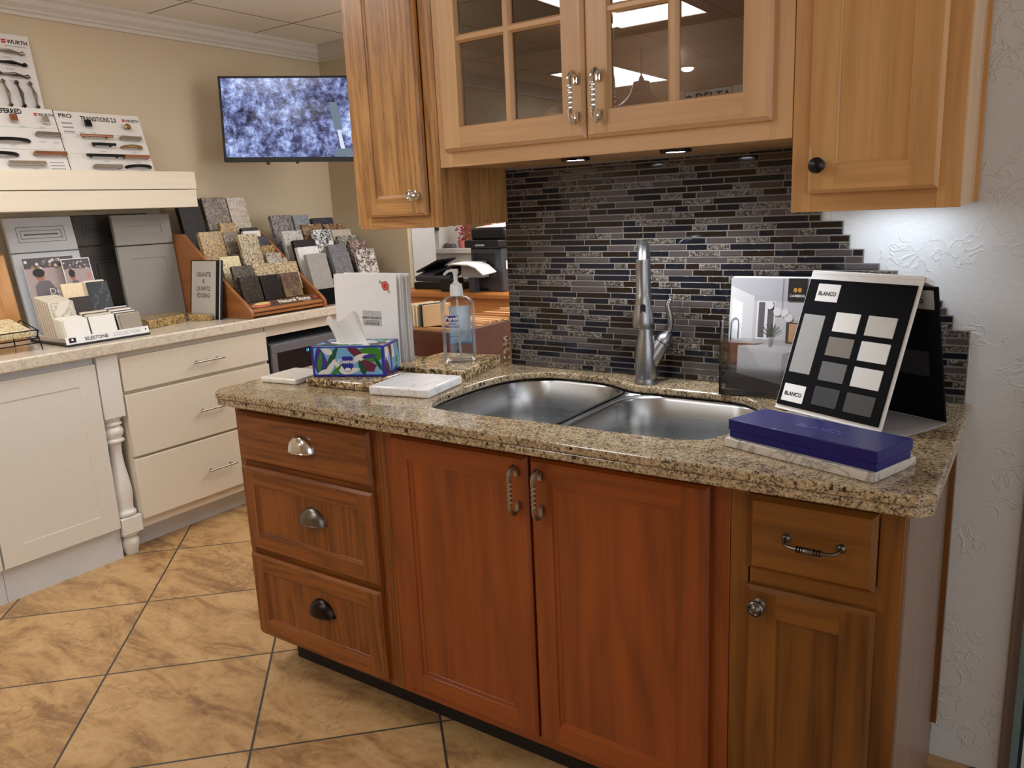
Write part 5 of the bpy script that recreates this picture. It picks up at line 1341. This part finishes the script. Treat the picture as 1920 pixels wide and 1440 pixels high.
# ------------------------------------------------------------------ sample file cabinet behind the counter
fc = thing('file_cabinet', 'dark brown open-topped cabinet of tan sample boards behind the counter', 'cabinet', (-2.2, 2.6, 0))
dk = wood('dark_mahogany', (96, 44, 26), (64, 26, 14), 'x', seed=21.0)
mb = MB(); mb.box(-1.99, -1.745, 2.155, 3.05, 0, .86, dk); mb.box(-1.99, -1.745, 2.155, 2.175, .86, .975, dk); mb.box(-1.763, -1.745, 2.155, 3.05, .86, .975, dk); mb.box(-1.99, -1.745, 3.03, 3.05, .86, .975, dk); mb.box(-1.99, -1.972, 2.155, 3.05, .86, .975, dk)
mb.build('body', fc, bevel=.002)
tan = [plain('insert_tan', (216, 164, 104), .5), plain('insert_tan_dark', (176, 116, 64), .5), plain('insert_pale', (232, 196, 146), .5)]
rr = random.Random(8)
for k in range(44):
    y0 = 2.182+k*.019
    MB().box(-1.970, -1.766-rr.uniform(0, .02), y0, y0+.0125, .861, .972+rr.uniform(0, .012), tan[k % 3]).build('sample_board', fc)
for k in range(6):
    MB(frame((-1.905-.016*k, 2.175, .9855), (.35, 1, 0), (0, 0, 1))).box(0, .115, 0, .078+.003*(k % 2), -.011, 0, (plain('tile_tan', (222, 180, 128), .5), plain('tile_cream', (232, 214, 180), .5), M['dgrey'])[(0, 2, 1, 1, 1, 0)[k]]).build('wood_chip', bevel=.001, **L('wood sample chip in the upright bundle behind the sanitizer bottle', 'wood sample', 'upright wood chips on the file cabinet'))

# ------------------------------------------------------------------ rear desk, printer, fax, niche things
dkk = thing('wood_counter', 'orange wood service counter under the printer', 'counter', (-2.4, 3.75, 0))
ow = woodset('desk_wood', (206, 138, 72), (168, 100, 46), False, 23.0)
MB().box(-3.20, -1.5, 3.40, 4.0, .925, .958, ow['x']).build('top', dkk, bevel=.010)
MB().box(-3.16, -1.5, 3.44, 3.98, 0, .925, ow['x']).build('front', dkk)
pr = thing('printer', 'tall dark grey office printer with a black scanner lid', 'printer', (-2.56, 3.7, .958))
X = RZ(-8, (-2.700, 3.50, .9582))
MB(X).box(0, .235, 0, .36, 0, .235, M['dgrey']).build('body', pr, bevel=.008)
mb = MB(X @ frame((0, -.0005, 0), (1, 0, 0), (0, 0, 1))); mb.box(.02, .185, .135, .205, 0, .001, M['black']); mb.box(.06, .12, .14, .165, .001, .006, M['grey']); mb.box(.02, .19, .075, .125, 0, .003, plain('panel_grey', (76, 78, 88), .4)); mb.box(.075, .125, 0, .02, 0, .002, M['black']); mb.build('front_openings', pr)
MB(X).prism([(-.015, -.03), (.245, -.03), (.245, .36), (-.015, .36)], .235, .275, M['black']).build('control_panel', pr, bevel=.006)
MB(X).box(-.01, .245, .02, .36, .275, .335, M['black']).build('scanner_lid', pr, bevel=.010)
MB(X @ T(.02, .0, .337) @ Matrix.Rotation(math.radians(4), 4, 'X')).box(0, .20, .03, .3, 0, .003, M['paper']).build('paper_on_lid', pr)
MB(X @ frame((0, -.032, .24), (1, 0, 0), (0, .3, 1))).box(.07, .14, .004, .02, 0, .002, M['grey']).build('display', pr)
MB(X @ T(.2355, .03, .12)).box(0, .001, 0, .035, 0, .045, M['paper']).build('sticker', pr)
t = thing('paper_tray', 'white angled paper tray sticking out before the printer', 'tray', (-2.62, 3.36, .958))
P = [(-2.735, 1.115), (-2.70, 1.118), (-2.60, 1.115), (-2.55, 1.100), (-2.50, 1.062)]
V = []
for x_, z_ in P: V += [(x_, 3.34, z_), (x_, 3.46, z_+.006)]
o = MB().add(V, [(2*i, 2*i+2, 2*i+3, 2*i+1) for i in range(4)], M['paper']).build('sheet', t, smooth=60)
o.modifiers.new('s', 'SOLIDIFY').thickness = .006
MB().box(-2.66, -2.62, 3.42, 3.46, .9585, 1.112, M['dgrey']).build('stand', t)
MB().box(-2.70, -2.56, 3.41, 3.47, 1.040, 1.105, M['grey']).build('bracket', t)
fxm = thing('fax_machine', 'black desk phone and fax machine left of the printer', 'fax machine', (-2.95, 3.6, .958))
X = RZ(0, (-3.13, 3.50, .9582))
MB(X).prism([(0, 0), (.33, 0), (.33, .26), (0, .26)], 0, .04, M['black']).build('base', fxm, bevel=.008)
MB(X @ T(0, 0, .042) @ Matrix.Rotation(math.radians(14), 4, 'X')).box(.01, .26, .01, .25, 0, .03, M['dgrey']).build('keypad_panel', fxm, bevel=.006)
MB(X @ T(.02, .04, .10) @ Matrix.Rotation(math.radians(-22), 4, 'Y')).box(-.03, .16, 0, .16, 0, .012, M['black']).build('document_flap', fxm, bevel=.004)
MB(X @ T(.16, .02, .085) @ Matrix.Rotation(math.radians(-18), 4, 'Y')).box(-.02, .16, 0, .16, 0, .012, M['black']).build('paper_guide', fxm, bevel=.004)
MB().box(-2.86, -2.77, 3.42, 3.52, .9582, 1.03, M['black']).build('telephone', bevel=.006, **L('small black telephone behind the pump of the bottle', 'telephone'))

fl_ = thing('flower_pot', 'red silk flowers in a small pot on the rear ledge', 'flowers', (-3.345, 4.24, 1.150))
MB(T(-3.335, 4.25, 1.1502)).lathe([(0, 0), (.03, 0), (.036, .05), (.032, .05), (.03, .045), (0, .045)], plain('pot_pink', (206, 120, 110), .5)).build('pot', fl_)
mb = MB(T(-3.335, 4.25, 1.195)); rr = random.Random(4)
ptm = [plain('petal_red', (206, 52, 56), .6), plain('petal_wine', (134, 40, 66), .6), plain('petal_coral', (226, 96, 80), .6)]
for k in range(150):
    a = rr.uniform(0, 2*PI); r_ = rr.uniform(0, .085); z_ = rr.uniform(-.02, .15)
    if r_ > .04+.5*max(0, z_): r_ *= .5
    X = T(r_*math.cos(a), r_*.6*math.sin(a), z_) @ Matrix.Rotation(rr.uniform(0, PI), 4, (rr.random(), rr.random(), rr.random()+.1))
    s_ = rr.uniform(.008, .016)
    mb.poly([(-s_, 0), (0, -s_*.6), (s_, 0), (0, s_*.6)], ptm[k % 3], 0, X)
mb.build('petals', fl_, smooth=0)
for cx, r_, c_, lb in ((-3.455, .030, (96, 78, 66), 'brown pebble on the rear ledge'), (-3.405, .026, (98, 104, 116), 'grey-blue pebble on the rear ledge')):
    MB(T(cx, 4.23, 1.150)).lathe([(0, 0), (r_*.9, .002), (r_, r_*.5), (r_*.7, r_), (0, r_*1.2)], plain('pebble_'+('brown' if r_ > .028 else 'grey'), c_, .6), sy=.8).build('pebble', **L(lb, 'pebble'))
t = thing('cardboard_box', 'orange cardboard box on the rear ledge above the printer', 'box', (-3.02, 4.33, 1.15))
MB().box(-3.16, -2.90, 4.26, 4.44, 1.1502, 1.33, M['orangebox']).build('carton', t, bevel=.002)
MB().box(-3.10, -3.06, 4.2595, 4.26, 1.1502, 1.33, M['paperw']).build('tape', t)
MB().box(-3.52, -3.49, 4.185, 4.1995, 1.27, 1.34, M['dgrey']).build('wall_switch', bevel=.003, **L('small dark switch plate at the rear niche edge', 'switch'))

# ------------------------------------------------------------------ world, camera, render settings
wd = bpy.data.worlds.new('world'); S.world = wd; wd.use_nodes = True
bg = wd.node_tree.nodes.get('Background') or wd.node_tree.nodes.new('ShaderNodeBackground')
bg.inputs[0].default_value = (.90, .93, 1, 1); bg.inputs[1].default_value = .68

yaw, pitch, roll = -.613048796, -.216876289, .0463804643
f_ = Vector((math.sin(yaw)*math.cos(pitch), math.cos(yaw)*math.cos(pitch), math.sin(pitch)))
r_ = Vector((math.cos(yaw), -math.sin(yaw), 0)); d_ = f_.cross(r_)
c_, s_ = math.cos(roll), math.sin(roll)
rx = c_*r_+s_*d_; dn = -s_*r_+c_*d_
cam = bpy.data.cameras.new('camera'); co = bpy.data.objects.new('camera', cam); COL.objects.link(co)
m4 = Matrix.Identity(4)
for i in range(3): m4[i][0] = rx[i]; m4[i][1] = -dn[i]; m4[i][2] = -f_[i]
m4[0][3], m4[1][3], m4[2][3] = 0, 0, 1.3925
co.matrix_world = m4
cam.sensor_fit = 'HORIZONTAL'; cam.sensor_width = 36; cam.lens = 36*1493.246/1920; cam.clip_start = .05
S.camera = co
S.view_settings.view_transform = 'Standard'; S.view_settings.look = 'None'; S.view_settings.gamma = 1; S.view_settings.use_curve_mapping = False
S.view_settings.exposure = 0.48
try:
    S.cycles.use_denoising = True; S.cycles.max_bounces = 8; S.cycles.transparent_max_bounces = 24; S.cycles.diffuse_bounces = 4
    S.cycles.caustics_reflective = False; S.cycles.caustics_refractive = False; S.cycles.sample_clamp_indirect = 4
except Exception: pass
